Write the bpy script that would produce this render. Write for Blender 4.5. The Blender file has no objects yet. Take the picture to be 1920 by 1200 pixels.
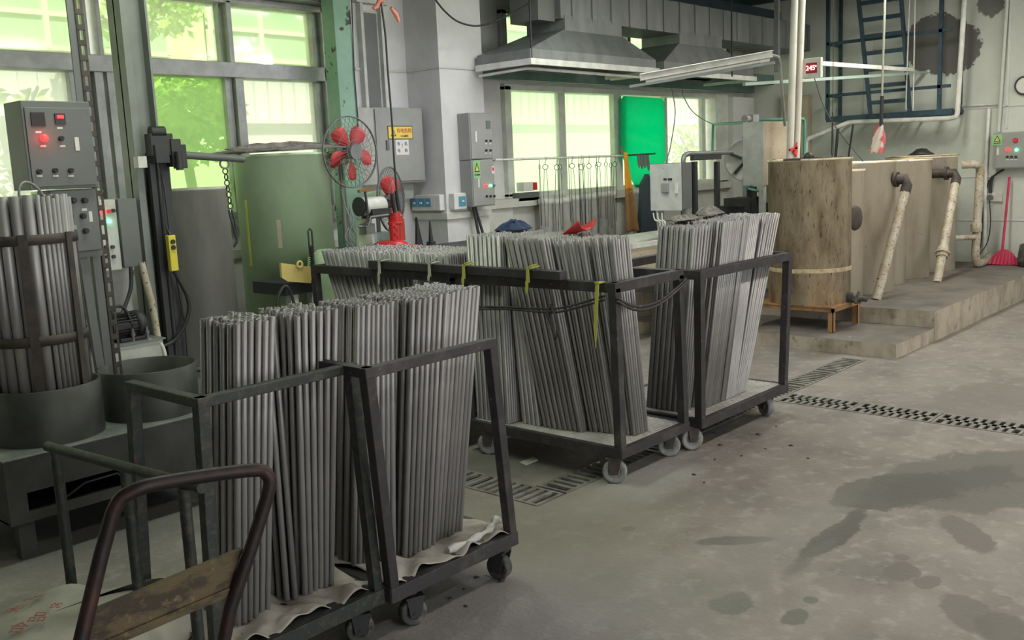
import bpy, math, random
from mathutils import Vector, Matrix, Euler
random.seed(7)
D = bpy.data
scn = bpy.context.scene
COL = scn.collection
PI = math.pi

# ------------------------------------------------------------------ camera
F = 1806.4
yaw, pitch, roll = (math.radians(a) for a in (42.178, -9.051, -2.531))
fw = Vector((math.cos(pitch)*math.cos(yaw), math.cos(pitch)*math.sin(yaw), math.sin(pitch)))
r0 = Vector((math.sin(yaw), -math.cos(yaw), 0)); u0 = r0.cross(fw)
rt = r0*math.cos(roll) + u0*math.sin(roll); up = -r0*math.sin(roll) + u0*math.cos(roll)
CAM = Vector((0, 0, 1.6))
cd = D.cameras.new('camera'); cd.sensor_width = 36; cd.lens = 36*F/1920; cd.clip_start = .02; cd.clip_end = 200
co = D.objects.new('camera', cd); COL.objects.link(co)
co.matrix_world = Matrix(((rt.x, up.x, -fw.x, CAM.x), (rt.y, up.y, -fw.y, CAM.y), (rt.z, up.z, -fw.z, CAM.z), (0, 0, 0, 1)))
scn.camera = co

def on(ax, v, x, y):
    """point of the photo (1920x1200 px) on a world plane such as Y = 6.5"""
    d = fw + rt*((x-960)/F) - up*((y-600)/F); i = 'XYZ'.index(ax)
    return CAM + d*((v-CAM[i])/d[i])

# ------------------------------------------------------------------ world, light, exposure
w = D.worlds.new('world'); scn.world = w; w.use_nodes = True
bg = w.node_tree.nodes['Background']; bg.inputs[0].default_value = (.93, .97, 1, 1); bg.inputs[1].default_value = 2.1
vs = scn.view_settings; vs.view_transform = 'Standard'; vs.look = 'None'; vs.gamma = 1; vs.use_curve_mapping = False
vs.exposure = 0.60

def area(name, loc, size, power, col=(1, 1, 1), rot=(0, 0, 0), sy=None):
    l = D.lights.new(name, 'AREA'); l.energy = power; l.color = col; l.size = size
    if sy: l.shape = 'RECTANGLE'; l.size_y = sy
    o = D.objects.new(name, l); COL.objects.link(o); o.location = loc; o.rotation_euler = rot
    return o
# added out-of-view fill lamps shaped as ceiling battens (their tubes are built below with the same places)
FILL_BATTENS = [(1.5, -1.2), (4.6, .6), (8.2, .6), (9.6, 3.4), (2.6, 3.9), (6.2, 4.2)]
FILL_BATTEN_W = [(30, (1, .95, .88)), (36, (1, .95, .88)), (30, (1, .95, .86)), (34, (1, .97, .88)), (24, (.88, 1, .80)), (28, (.92, 1, .88))]  # last two tinted green to add window-coloured spill
FILL_BULBS = ((8.4, .9, 120), (10.9, 1.0, 55), (4.2, 4.4, 14))  # added out-of-view fill lights, mostly brightening the tanks
for (x, y, e) in FILL_BULBS:
    l = D.lights.new('fill_bulb_light', 'POINT'); l.energy = e; l.color = (1, .95, .86); l.shadow_soft_size = .06
    o = D.objects.new('fill_bulb_light', l); COL.objects.link(o); o.location = (x, y, 3.2)
for i, (x, y) in enumerate(FILL_BATTENS):
    area('fill_batten_light', (x, y, 3.33), 1.5, FILL_BATTEN_W[i][0], FILL_BATTEN_W[i][1], (0, 0, 0), .25)
sl = D.lights.new('sun', 'SUN'); sl.energy = 8; sl.angle = .02; sl.color = (1, .96, .88)
so = D.objects.new('sun', sl); COL.objects.link(so); so.rotation_euler = (math.radians(48), 0, math.radians(-14)); so.location = (0, -12, 12)

# ------------------------------------------------------------------ materials
MATS = {}
def nodes(m):
    m.use_nodes = True; nt = m.node_tree; return nt, nt.nodes, nt.links
def mat(name, c, rough=.6, metal=0, c2=None, scale=6, lo=.4, hi=.65, stretch=(1, 1, 1), bump=0, c3=None, s3=30, lo3=.62, hi3=.7, rnd=0, blobs=None, coat=0, st3=(1, 1, 1), bscale=None):
    if name in MATS: return MATS[name]
    m = D.materials.new(name); MATS[name] = m
    nt, N, L = nodes(m); b = N['Principled BSDF']
    b.inputs['Roughness'].default_value = rough; b.inputs['Metallic'].default_value = metal
    b.inputs['Base Color'].default_value = (*c, 1)
    if coat: b.inputs['Coat Weight'].default_value = coat
    tc = N.new('ShaderNodeTexCoord'); out = None
    def noise(sc, st, det=6):
        mp = N.new('ShaderNodeMapping'); mp.inputs['Scale'].default_value = st
        L.new(tc.outputs['Object'], mp.inputs[0])
        n = N.new('ShaderNodeTexNoise'); n.inputs['Scale'].default_value = sc; n.inputs['Detail'].default_value = det
        n.inputs['Roughness'].default_value = .62
        L.new(mp.outputs[0], n.inputs['Vector']); return n.outputs['Fac']
    def ramp(fac, a, bb):
        r = N.new('ShaderNodeMapRange'); r.inputs['From Min'].default_value = a; r.inputs['From Max'].default_value = bb
        L.new(fac, r.inputs['Value']); return r.outputs['Result']
    def mix(fac, A, B):
        x = N.new('ShaderNodeMix'); x.data_type = 'RGBA'; L.new(fac, x.inputs['Factor'])
        for s, v in ((6, A), (7, B)):
            if isinstance(v, tuple): x.inputs[s].default_value = (*v, 1)
            else: L.new(v, x.inputs[s])
        return x.outputs[2]
    out = c
    if c2: out = mix(ramp(noise(scale, stretch), lo, hi), out, c2)
    if c3: out = mix(ramp(noise(s3, st3), lo3, hi3), out, c3)
    rsock = None
    if blobs:
        dn = N.new('ShaderNodeTexNoise'); dn.inputs['Scale'].default_value = 4; dn.inputs['Detail'].default_value = 9; dn.inputs['Roughness'].default_value = .72
        L.new(tc.outputs['Object'], dn.inputs['Vector'])
        sb = N.new('ShaderNodeVectorMath'); sb.operation = 'SUBTRACT'; L.new(dn.outputs['Color'], sb.inputs[0]); sb.inputs[1].default_value = (.5, .5, .5)
        for (ctr, rad, rz, col, dist, soft) in blobs:
            sc_ = N.new('ShaderNodeVectorMath'); sc_.operation = 'SCALE'; L.new(sb.outputs[0], sc_.inputs[0]); sc_.inputs['Scale'].default_value = dist
            ad = N.new('ShaderNodeVectorMath'); ad.operation = 'ADD'; L.new(tc.outputs['Object'], ad.inputs[0]); L.new(sc_.outputs[0], ad.inputs[1])
            mp = N.new('ShaderNodeMapping'); mp.vector_type = 'TEXTURE'
            mp.inputs['Location'].default_value = ctr; mp.inputs['Rotation'].default_value = rz if isinstance(rz, tuple) else (0, 0, rz); mp.inputs['Scale'].default_value = rad
            L.new(ad.outputs[0], mp.inputs[0])
            ln = N.new('ShaderNodeVectorMath'); ln.operation = 'LENGTH'; L.new(mp.outputs[0], ln.inputs[0])
            r = N.new('ShaderNodeMapRange'); r.inputs['From Min'].default_value = 1+soft; r.inputs['From Max'].default_value = 1-soft
            L.new(ln.outputs['Value'], r.inputs['Value'])
            fac = r.outputs['Result']
            if len(col) == 4:
                mm = N.new('ShaderNodeMath'); mm.operation = 'MULTIPLY'; mm.inputs[1].default_value = col[3]; L.new(fac, mm.inputs[0]); fac = mm.outputs[0]
            out = mix(fac, out, col[:3])
    if rnd:
        oi = N.new('ShaderNodeObjectInfo'); hv = N.new('ShaderNodeHueSaturation')
        mr = N.new('ShaderNodeMapRange'); mr.inputs['To Min'].default_value = 1-rnd; mr.inputs['To Max'].default_value = 1+rnd
        L.new(oi.outputs['Random'], mr.inputs['Value']); L.new(mr.outputs[0], hv.inputs['Value'])
        if isinstance(out, tuple): hv.inputs['Color'].default_value = (*out, 1)
        else: L.new(out, hv.inputs['Color'])
        out = hv.outputs[0]
    if not isinstance(out, tuple): L.new(out, b.inputs['Base Color'])
    if bump:
        bp = N.new('ShaderNodeBump'); bp.inputs['Strength'].default_value = bump; bp.inputs['Distance'].default_value = .01
        L.new(noise(bscale or scale*2.5, stretch), bp.inputs['Height']); L.new(bp.outputs[0], b.inputs['Normal'])
    return m
def emit(name, c, s):
    if name in MATS: return MATS[name]
    m = mat(name, tuple(x*.5 for x in c), .4); b = m.node_tree.nodes['Principled BSDF']
    b.inputs['Emission Color'].default_value = (*c, 1); b.inputs['Emission Strength'].default_value = s
    return m
def glass(name, c, haze, hc):
    """dusty pane: tinted see-through with a diffusing film"""
    m = D.materials.new(name); nt, N, L = nodes(m); o = N['Material Output']; N.remove(N['Principled BSDF'])
    t = N.new('ShaderNodeBsdfTransparent'); t.inputs[0].default_value = (*c, 1)
    tr = N.new('ShaderNodeBsdfTranslucent'); tr.inputs[0].default_value = (*hc, 1)
    mx = N.new('ShaderNodeMixShader'); mx.inputs[0].default_value = haze
    L.new(t.outputs[0], mx.inputs[1]); L.new(tr.outputs[0], mx.inputs[2])
    gl = N.new('ShaderNodeBsdfGlossy'); gl.inputs['Roughness'].default_value = .08
    m2 = N.new('ShaderNodeMixShader'); m2.inputs[0].default_value = .04
    L.new(mx.outputs[0], m2.inputs[1]); L.new(gl.outputs[0], m2.inputs[2]); L.new(m2.outputs[0], o.inputs[0])
    MATS[name] = m; return m

def gpt(x, y): return tuple(on('Z', 0, x, y))
def fb(x, y, rx, ry, rz=0, col=(.12, .115, .10, .8), dist=.35, soft=.06):
    p = on('Z', 0, x, y); return ((p.x, p.y, 0), (rx, ry, 5), rz, col, dist, soft)
WET = (.10, .094, .078, .95)
M = {}
M['floor'] = mat('floor_concrete', (.29, .258, .226), .62, c2=(.175, .16, .138), scale=2.4, lo=.38, hi=.70, bump=.5, c3=(.37, .345, .305), s3=11, lo3=.52, hi3=.74, bscale=45,
    blobs=[((4.85, 1.35, 0), (.62, .36, 5), -.38, (.135, .126, .105, .9), .42, .05), ((4.45, 1.62, 0), (.36, .20, 5), -.45, WET, .35, .06), ((4.75, 1.42, 0), (.40, .16, 5), -.4, (.085, .08, .068, .7), .5, .12),
           ((3.78, 1.62, 0), (.36, .055, 5), .03, WET, .16, .1), ((3.48, 1.60, 0), (.22, .03, 5), .03, (.15, .14, .12, .7), .12, .3), ((3.47, 1.93, 0), (.17, .045, 5), -.80, (.125, .12, .105, .9), .10, .10),
           fb(1690, 1070, .10, .06, .2, (.15, .135, .115, .85), .14, .08), fb(1740, 1090, .07, .045, 0, (.16, .145, .125, .8), .12, .08), fb(1690, 1045, .03, .03, 0, (.16, .145, .125, .8), .05, .1),
           fb(1815, 1000, .20, .085, .7, (.15, .135, .115, .85), .2, .08), fb(1812, 1150, .16, .085, .6, (.16, .145, .125, .8), .2, .1), fb(1375, 1130, .10, .07, 0, (.14, .14, .12, .8), .16, .08), fb(1490, 1158, .07, .045, 0, (.13, .13, .11, .8), .1, .08),
           fb(1520, 1127, .03, .03, 0, (.14, .14, .12, .8), .06, .1), fb(1180, 992, .03, .03, 0, (.14, .13, .1, .8), .06, .1), fb(1180, 905, .42, .22, 0, (.44, .44, .42, .6), .5, .5), fb(1700, 800, .35, .05, .05, (.19, .175, .15, .6), .25, .2),
           fb(930, 1120, .5, .5, 0, (.27, .26, .265, .6), .5, .6), fb(1450, 1020, .9, .12, .05, (.22, .205, .18, .5), .35, .5), fb(250, 960, 1.0, .45, 0, (.13, .13, .125, .75), .4, .4),
           fb(1040, 980, .7, .5, .3, (.25, .235, .18, .6), .6, .5), fb(1890, 1190, .16, .09, .5, (.14, .13, .11, .8), .15, .1), fb(1560, 660, .35, .12, 0, (.15, .14, .11, .75), .3, .3), fb(1850, 750, .5, .3, 0, (.19, .17, .145, .7), .5, .1), fb(950, 870, .35, .3, 0, (.12, .115, .10, .7), .5, .4)])
M['pit'] = mat('drain_pit_black', (.012, .012, .011), .95)  # near-black channel bottom, keeps the grate slots dark
M['castiron'] = mat('grate_iron', (.30, .285, .25), .7, .3, c2=(.16, .15, .13), scale=9, bump=.2)
M['wall'] = mat('wall_plaster', (.66, .655, .63), .85, c2=(.55, .545, .525), scale=1.6, bump=.15, c3=(.16, .16, .15), s3=26, lo3=.70, hi3=.74)
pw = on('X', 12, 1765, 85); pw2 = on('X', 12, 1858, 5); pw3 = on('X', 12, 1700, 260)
M['wallR'] = mat('wall_damp_plaster', (.62, .645, .57), .85, c2=(.53, .55, .485), scale=1.3, bump=.15, c3=(.2, .19, .16), s3=22, lo3=.71, hi3=.76,  # faint green in the base partly stands in for green light
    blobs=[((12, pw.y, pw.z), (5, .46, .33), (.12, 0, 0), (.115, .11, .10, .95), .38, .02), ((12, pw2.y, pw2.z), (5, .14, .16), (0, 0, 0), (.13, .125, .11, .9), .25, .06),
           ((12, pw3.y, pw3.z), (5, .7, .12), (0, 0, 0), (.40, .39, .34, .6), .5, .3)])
M['tile'] = mat('wall_sill_paint', (.62, .62, .56), .6, c2=(.52, .52, .46), scale=3, bump=.08)
M['navy'] = mat('ceiling_navy_steel', (.035, .055, .075), .6, .2, c2=(.05, .07, .08), scale=4)
M['alu'] = mat('window_aluminium', (.42, .43, .41), .5, .4, c2=(.31, .32, .30), scale=7, bump=.05)
M['alud'] = mat('window_aluminium_dark', (.22, .23, .22), .5, .4)
M['blue'] = mat('blue_painted_steel', (.045, .085, .115), .5, .2, c2=(.03, .05, .065), scale=12)
M['rod'] = mat('rod_grey', (.36, .345, .335), .42, .35, c2=(.27, .26, .255), scale=5, stretch=(1, 1, .35), rnd=.22)
M['rodin'] = mat('rod_hollow', (.02, .02, .02), .9)
M['cart'] = mat('cart_black_steel', (.055, .05, .052), .55, .4, c2=(.10, .09, .085), scale=10, lo=.5, hi=.7, bump=.2, c3=(.30, .28, .26), s3=45, lo3=.66, hi3=.72)
M['cartg'] = mat('cart_worn_green_steel', (.034, .042, .037), .5, .3, c2=(.085, .07, .055), scale=40, lo=.50, hi=.66, bump=.25)
M['deck'] = mat('checker_plate', (.60, .58, .54), .5, .3, c2=(.42, .40, .37), scale=5)
M['sackcloth'] = mat('woven_cloth', (.46, .43, .37), .9, c2=(.33, .30, .25), scale=7, bump=.5)
M['rubber'] = mat('wheel_rubber', (.33, .33, .31), .8, c2=(.15, .15, .15), scale=9)
M['rubberd'] = mat('wheel_dark_rubber', (.06, .06, .055), .8, c2=(.2, .18, .15), scale=16, lo=.5, hi=.62)
M['rust'] = mat('rusty_steel', (.095, .075, .062), .65, .3, c2=(.055, .05, .046), scale=14, bump=.3)
M['tank'] = mat('stained_tank_metal', (.80, .68, .48), .34, .35, c2=(.36, .26, .155), scale=5, lo=.40, hi=.68, stretch=(1.6, 1.6, .5), bump=.12, c3=(.10, .065, .04), s3=22, lo3=.58, hi3=.70, st3=(2.2, 2.2, .6))
M['tank2'] = mat('pale_tank_metal', (.97, .88, .70), .32, .30, c2=(.70, .58, .40), scale=3, lo=.45, hi=.7, stretch=(1.2, 1.2, .4), bump=.08, c3=(.14, .09, .05), s3=26, lo3=.66, hi3=.72, st3=(2, 2, .8))
M['pvc'] = mat('stained_white_pipe', (.58, .54, .44), .5, c2=(.40, .32, .2), scale=9, c3=(.10, .06, .035), s3=48, lo3=.58, hi3=.64)
M['white'] = mat('white_paint', (.72, .72, .66), .5, c2=(.55, .54, .49), scale=8)
M['grey'] = mat('cabinet_grey', (.33, .335, .31), .5, .1, c2=(.29, .295, .275), scale=3)
M['greyd'] = mat('cabinet_dark_grey', (.155, .165, .155), .5, .1, c2=(.13, .135, .13), scale=3)
M['bar'] = mat('column_grey', (.24, .255, .235), .5, .2, c2=(.19, .20, .185), scale=3)
M['frame2'] = mat('pale_window_frame', (.62, .66, .56), .5, c2=(.50, .53, .46), scale=6)
M['beamg'] = mat('green_steel_beam', (.13, .21, .18), .5, .1, c2=(.09, .15, .13), scale=5)
M['railg'] = mat('pale_green_rail', (.36, .46, .40), .5)
M['pvc2'] = mat('clean_white_pipe', (.66, .64, .56), .45, c2=(.52, .46, .34), scale=5, lo=.55, hi=.75)
M['crust'] = mat('tan_crust', (.55, .45, .28), .9, c2=(.36, .28, .17), scale=20, bump=.6)
M['oldgrey'] = mat('worn_grey_panel', (.60, .61, .56), .6, c2=(.47, .48, .44), scale=7, c3=(.14, .14, .13), s3=30, lo3=.68, hi3=.73)
M['beige'] = mat('beige_panel', (.52, .44, .33), .6, c2=(.42, .35, .26), scale=6, c3=(.14, .1, .07), s3=28, lo3=.64, hi3=.70)
M['duct'] = mat('duct_galvanised', (.25, .26, .25), .5, .4, c2=(.19, .20, .195), scale=1.8, stretch=(3, 3, 1), lo=.4, hi=.6, bump=.05)
M['steel'] = mat('machine_steel', (.080, .084, .076), .5, .4, c2=(.048, .05, .045), scale=4, bump=.15)
M['steelt'] = mat('machine_top_steel', (.26, .28, .26), .5, .4, c2=(.17, .18, .17), scale=8, bump=.1)
M['cyl'] = mat('scratched_steel', (.50, .49, .44), .42, .2, c2=(.37, .365, .33), scale=2.2, stretch=(2.5, 2.5, .7), bump=.08, c3=(.42, .42, .38), s3=9, lo3=.66, hi3=.78, st3=(5, 5, .5))
M['gtank'] = mat('grey_green_tank', (.60, .78, .50), .45, .0, c2=(.45, .58, .41), scale=1.8, stretch=(1, 1, .6), bump=.05, c3=(.12, .13, .11), s3=14, lo3=.7, hi3=.75)  # greenish paint, brightened further to imitate the green window glow
M['gpost'] = mat('peeling_green_paint', (.22, .40, .27), .6, c2=(.30, .46, .33), scale=4, bump=.3, c3=(.05, .05, .04), s3=9, lo3=.60, hi3=.63)
M['red'] = mat('red_paint', (.62, .03, .03), .35)
M['redp'] = mat('red_plastic', (.62, .05, .05), .45)
M['coral'] = mat('coral_tape', (.80, .28, .20), .5)
M['crim'] = mat('crimson_plastic', (.52, .03, .09), .5)
M['orange'] = mat('orange_cloth', (.75, .36, .02), .8, c2=(.6, .25, .02), scale=5)
M['brown'] = mat('brown_leather', (.24, .12, .035), .7, c2=(.3, .16, .05), scale=4)
M['black'] = mat('black_plastic', (.02, .02, .02), .5)
M['dark'] = mat('dark_metal', (.05, .052, .052), .5, .4)
M['yellow'] = mat('yellow_plastic', (.72, .60, .05), .5)
M['yellowp'] = mat('pale_yellow_sheet', (.70, .56, .20), .6, c2=(.62, .48, .15), scale=5)
M['ysign'] = mat('sign_yellow', (.78, .60, .12), .5)
M['gsign'] = mat('sign_green', (.28, .55, .25), .5)
M['paper'] = mat('paper_white', (.70, .68, .64), .7)
M['ink'] = mat('ink_black', (.03, .03, .02), .7)
M['inkr'] = mat('ink_red', (.5, .05, .03), .7)
M['navycloth'] = mat('navy_cloth', (.025, .045, .11), .9)
M['sack'] = mat('printed_sack', (.40, .385, .31), .85, c2=(.31, .31, .25), scale=4, bump=.4)
M['wood'] = mat('rusty_yellow_board', (.115, .085, .04), .7, c2=(.05, .035, .022), scale=12, stretch=(1, 1, 2), lo=.46, hi=.56, bump=.5, c3=(.20, .15, .07), s3=30, lo3=.6, hi3=.7)
M['tubeh'] = mat('dark_rusty_tube', (.030, .022, .022), .5, .5, c2=(.07, .032, .024), scale=9, lo=.5, hi=.66, bump=.2)
M['conc'] = mat('kerb_concrete_top', (.19, .168, .145), .85, c2=(.115, .10, .085), scale=3, bump=.4, c3=(.36, .34, .31), s3=12, lo3=.66, hi3=.76)
M['concf'] = mat('kerb_concrete_face', (.46, .40, .31), .85, c2=(.24, .20, .15), scale=4, lo=.45, hi=.7, stretch=(1.2, 1.2, .7), bump=.35, c3=(.12, .1, .08), s3=9, lo3=.6, hi3=.75)
M['cyan'] = mat('switch_blue', (.08, .30, .42), .4)
M['hose'] = mat('green_hose', (.12, .36, .28), .5)
M['cable'] = mat('black_cable', (.03, .03, .032), .5)
M['cableg'] = mat('grey_cable', (.25, .25, .23), .5)
M['cord'] = mat('yellow_cord', (.45, .45, .08), .7)
M['string'] = mat('pale_string', (.45, .47, .38), .8)
M['orangesteel'] = mat('orange_rusty_stand', (.42, .23, .09), .7, .1, c2=(.22, .13, .07), scale=7, bump=.3)
M['fabric'] = mat('grey_rag', (.30, .28, .25), .9, c2=(.15, .14, .13), scale=20, bump=.5)
M['bagc'] = mat('film_bag', (.50, .50, .46), .3)
M['cream'] = mat('facade_cream', (.80, .74, .56), .8)
M['fwhite'] = mat('facade_white', (.80, .83, .76), .6)
M['fpane'] = mat('facade_window', (.42, .58, .46), .3)
M['leaf'] = mat('leaf_green', (.30, .50, .07), .6, c2=(.62, .75, .22), scale=4)
M['bark'] = mat('bark', (.2, .15, .1), .9)
M['outg'] = mat('yard_concrete', (.62, .62, .56), .9)
M['ledr'] = emit('lamp_red', (1, .02, .02), 3.2)
M['ledg'] = emit('lamp_green', (.1, 1, .4), 4)
M['segr'] = emit('digit_red', (1, .30, .30), 6)
M['scr'] = mat('screen_dark_red', (.30, .0, .012), .4)
M['violet'] = emit('lamp_violet', (.72, .66, 1), 14)
M['tubel'] = emit('fill_lamp_glow', (1, .96, .9), 4)  # glow of the added fill battens and bulbs
M['tubew'] = mat('unlit_tube', (.70, .72, .66), .3)
M['gupper'] = glass('glass_green_upper', (.60, .66, .53), .30, (.68, .76, .58))
M['ggreen'] = glass('glass_green_tint', (.55, .66, .44), .28, (.50, .66, .40))
M['gclear'] = glass('glass_dusty', (.60, .62, .57), .35, (.72, .76, .68))
M['gdust'] = glass('glass_dusty_back', (.56, .62, .52), .42, (.72, .84, .66))
M['gemerald'] = glass('emerald_sheet', (.0, .58, .42), .6, (.0, .80, .56))
M['mesh'] = glass('fine_mesh', (.8, .8, .8), .3, (.6, .6, .6))
M['bottle'] = glass('clear_plastic', (.80, .86, .82), .25, (.7, .75, .72))

# ------------------------------------------------------------------ mesh builder
class MB:
    def __init__(s): s.v = []; s.f = []; s.s = []; s.mi = []; s.cur = 0
    def add(s, vs, fs, smooth=False):
        o = len(s.v); s.v += [Vector(v) for v in vs]
        for f in fs: s.f.append([i+o for i in f]); s.s.append(smooth); s.mi.append(s.cur)
        return s
    def box(s, x0, x1, y0, y1, z0, z1):
        if x0 > x1: x0, x1 = x1, x0
        if y0 > y1: y0, y1 = y1, y0
        if z0 > z1: z0, z1 = z1, z0
        v = [(x, y, z) for x in (x0, x1) for y in (y0, y1) for z in (z0, z1)]
        return s.add(v, [(0, 1, 3, 2), (4, 6, 7, 5), (0, 4, 5, 1), (2, 3, 7, 6), (0, 2, 6, 4), (1, 5, 7, 3)])
    def beam(s, a, b, wd, h=None, upv=(0, 0, 1)):
        a = Vector(a); b = Vector(b); h = h or wd; d = (b-a).normalized(); u = Vector(upv)
        if abs(d.dot(u)) > .95: u = Vector((1, 0, 0))
        x = d.cross(u).normalized()*(wd/2); y = x.cross(d).normalized()*(h/2)
        v = [p+i*x+j*y for p in (a, b) for i, j in ((-1, -1), (1, -1), (1, 1), (-1, 1))]
        return s.add(v, [(0, 3, 2, 1), (4, 5, 6, 7), (0, 1, 5, 4), (1, 2, 6, 5), (2, 3, 7, 6), (3, 0, 4, 7)])
    def cyl(s, a, b, r, n=16, r2=None, caps=True, smooth=True):
        a = Vector(a); b = Vector(b); r2 = r if r2 is None else r2; d = (b-a).normalized()
        x = d.orthogonal().normalized(); y = d.cross(x)
        v = [p+(x*math.cos(2*PI*i/n)+y*math.sin(2*PI*i/n))*q for p, q in ((a, r), (b, r2)) for i in range(n)]
        s.add(v, [(i, (i+1) % n, n+(i+1) % n, n+i) for i in range(n)], smooth)
        if caps:
            s.add(v[:n], [tuple(reversed(range(n)))]); s.add(v[n:], [tuple(range(n))])
        return s
    def tube(s, pts, r, n=10, caps=True, closed=False):
        P = [Vector(p) for p in pts]; k = len(P); rings = []; x = None
        for i, p in enumerate(P):
            t = (P[(i+1) % k]-P[i-1]) if closed else (P[min(i+1, k-1)]-P[max(i-1, 0)])
            t.normalize()
            x = t.orthogonal().normalized() if x is None else (x-t*x.dot(t)).normalized()
            y = t.cross(x); rr = r[i] if isinstance(r, (list, tuple)) else r
            rings.append([p+(x*math.cos(2*PI*j/n)+y*math.sin(2*PI*j/n))*rr for j in range(n)])
        v = [q for R in rings for q in R]; f = []
        for i in range(k if closed else k-1):
            a = i*n; b = ((i+1) % k)*n
            f += [(a+j, a+(j+1) % n, b+(j+1) % n, b+j) for j in range(n)]
        s.add(v, f, True)
        if caps and not closed: s.add(rings[0], [tuple(reversed(range(n)))]); s.add(rings[-1], [tuple(range(n))])
        return s
    def lathe(s, c, prof, n=48, closed=False, axis=(0, 0, 1), smooth=True):
        c = Vector(c); ax = Vector(axis).normalized(); x = ax.orthogonal().normalized() if abs(ax.z) < .99 else Vector((1, 0, 0)); y = ax.cross(x)
        v = [c+(x*math.cos(2*PI*i/n)+y*math.sin(2*PI*i/n))*r+ax*z for r, z in prof for i in range(n)]
        k = len(prof); f = []
        for q in range(k if closed else k-1):
            a = q*n; b = ((q+1) % k)*n
            f += [(a+i, a+(i+1) % n, b+(i+1) % n, b+i) for i in range(n)]
        return s.add(v, f, smooth)
    def prism(s, pts, off):
        """closed polygon (3d points) pushed along off"""
        P = [Vector(p) for p in pts]; o = Vector(off); n = len(P)
        return s.add(P+[p+o for p in P], [tuple(reversed(range(n))), tuple(range(n, 2*n))]+[(i, (i+1) % n, n+(i+1) % n, n+i) for i in range(n)])
    def grid(s, fn, nu, nv, smooth=True, thick=None):
        v = [Vector(fn(i/nu, j/nv)) for i in range(nu+1) for j in range(nv+1)]
        f = [(i*(nv+1)+j, (i+1)*(nv+1)+j, (i+1)*(nv+1)+j+1, i*(nv+1)+j+1) for i in range(nu) for j in range(nv)]
        return s.add(v, f, smooth)
    def build(s, name, m, parent=None, bevel=0, solid=0, sub=0):
        o0 = Vector((0, 0, 0)); q = parent; root = None
        while q is not None:
            o0 += q.location; root = q; q = q.parent
        rot = root.rotation_euler.to_matrix().inverted() if root and any(root.rotation_euler) else None
        vs_ = [v-o0 for v in s.v]
        if rot: vs_ = [rot @ v for v in vs_]
        loc = Vector((0, 0, 0))
        if parent is None:
            xs = [v.x for v in vs_]; ys = [v.y for v in vs_]; zs = [v.z for v in vs_]
            loc = Vector(((min(xs)+max(xs))/2, (min(ys)+max(ys))/2, min(zs))) if not name.split('_')[0] in ('wall', 'floor', 'ceiling') else loc
            vs_ = [v-loc for v in vs_]
        me = D.meshes.new(name); me.from_pydata(vs_, [], s.f); me.update()
        me.polygons.foreach_set('use_smooth', s.s)
        for mm in (m if isinstance(m, (list, tuple)) else [m]): me.materials.append(M[mm] if isinstance(mm, str) else mm)
        me.polygons.foreach_set('material_index', s.mi)
        o = D.objects.new(name, me); COL.objects.link(o); o.location = loc
        if parent is not None: o.parent = parent
        if solid:
            md = o.modifiers.new('solid', 'SOLIDIFY'); md.thickness = solid; md.offset = 0
        if sub:
            md = o.modifiers.new('sub', 'SUBSURF'); md.levels = sub; md.render_levels = sub
        if bevel:
            md = o.modifiers.new('bevel', 'BEVEL'); md.width = bevel; md.segments = 2; md.limit_method = 'ANGLE'; md.angle_limit = .9
        return o

def tag(o, label, cat, group=None, kind=None):
    o['label'] = label; o['category'] = cat
    if group: o['group'] = group
    if kind: o['kind'] = kind
    return o
def thing(name, label, cat, loc, group=None, kind=None):
    o = D.objects.new(name, None); COL.objects.link(o); o.location = loc; o.empty_display_size = .1
    return tag(o, label, cat, group, kind)
def struct(o): o['kind'] = 'structure'; return o
def part(mb, name, m, parent, **k):
    lab = k.pop('label', None); o = mb.build(name, m, parent, **k)
    if lab: o['label'] = lab
    return o
def copy_tree(o, parent=None):
    c = o.copy(); COL.objects.link(c); c.parent = parent
    for ch in list(o.children): copy_tree(ch, c)
    return c
def text(body, m, parent, center, right, upv, size, name='lettering', thick=.0006):
    """lettering as a mesh, centred at a place, running along right"""
    cu = D.curves.new('t', 'FONT'); cu.body = body; cu.size = size; cu.align_x = 'CENTER'; cu.align_y = 'CENTER'; cu.extrude = thick
    to = D.objects.new('t', cu); COL.objects.link(to)
    bpy.context.view_layer.update()
    me = D.meshes.new_from_object(to.evaluated_get(bpy.context.evaluated_depsgraph_get()))
    D.objects.remove(to); D.curves.remove(cu)
    R = Vector(right).normalized(); U = Vector(upv).normalized(); Nn = R.cross(U)
    mw = Matrix(((R.x, U.x, Nn.x, center[0]), (R.y, U.y, Nn.y, center[1]), (R.z, U.z, Nn.z, center[2]), (0, 0, 0, 1)))
    q = parent; o0 = Vector((0, 0, 0)); root = None
    while q is not None: o0 += q.location; root = q; q = q.parent
    me.transform(mw); me.transform(Matrix.Translation(-o0))
    if root is not None and any(root.rotation_euler): me.transform(root.rotation_euler.to_matrix().inverted().to_4x4())
    me.materials.clear(); me.materials.append(M[m])
    o = D.objects.new(name, me); COL.objects.link(o); o.parent = parent
    return o
def arc(c, r, a0, a1, n, ax='xz'):
    out = []
    for i in range(n+1):
        a = math.radians(a0+(a1-a0)*i/n); p = r*math.cos(a), r*math.sin(a)
        out.append(Vector(c)+Vector((p[0], 0, p[1]) if ax == 'xz' else (p[0], p[1], 0) if ax == 'xy' else (0, p[0], p[1])))
    return out
def curve(pts, n=6):
    """smooth path through points"""
    P = [Vector(p) for p in pts]; P = [P[0]*2-P[1]]+P+[P[-1]*2-P[-2]]; out = []
    for i in range(1, len(P)-2):
        for j in range(n):
            t = j/n; a, b, c, d = P[i-1:i+3]
            out.append(.5*((2*b)+(-a+c)*t+(2*a-5*b+4*c-d)*t*t+(-a+3*b-3*c+d)*t**3))
    out.append(P[-2]); return out
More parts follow.
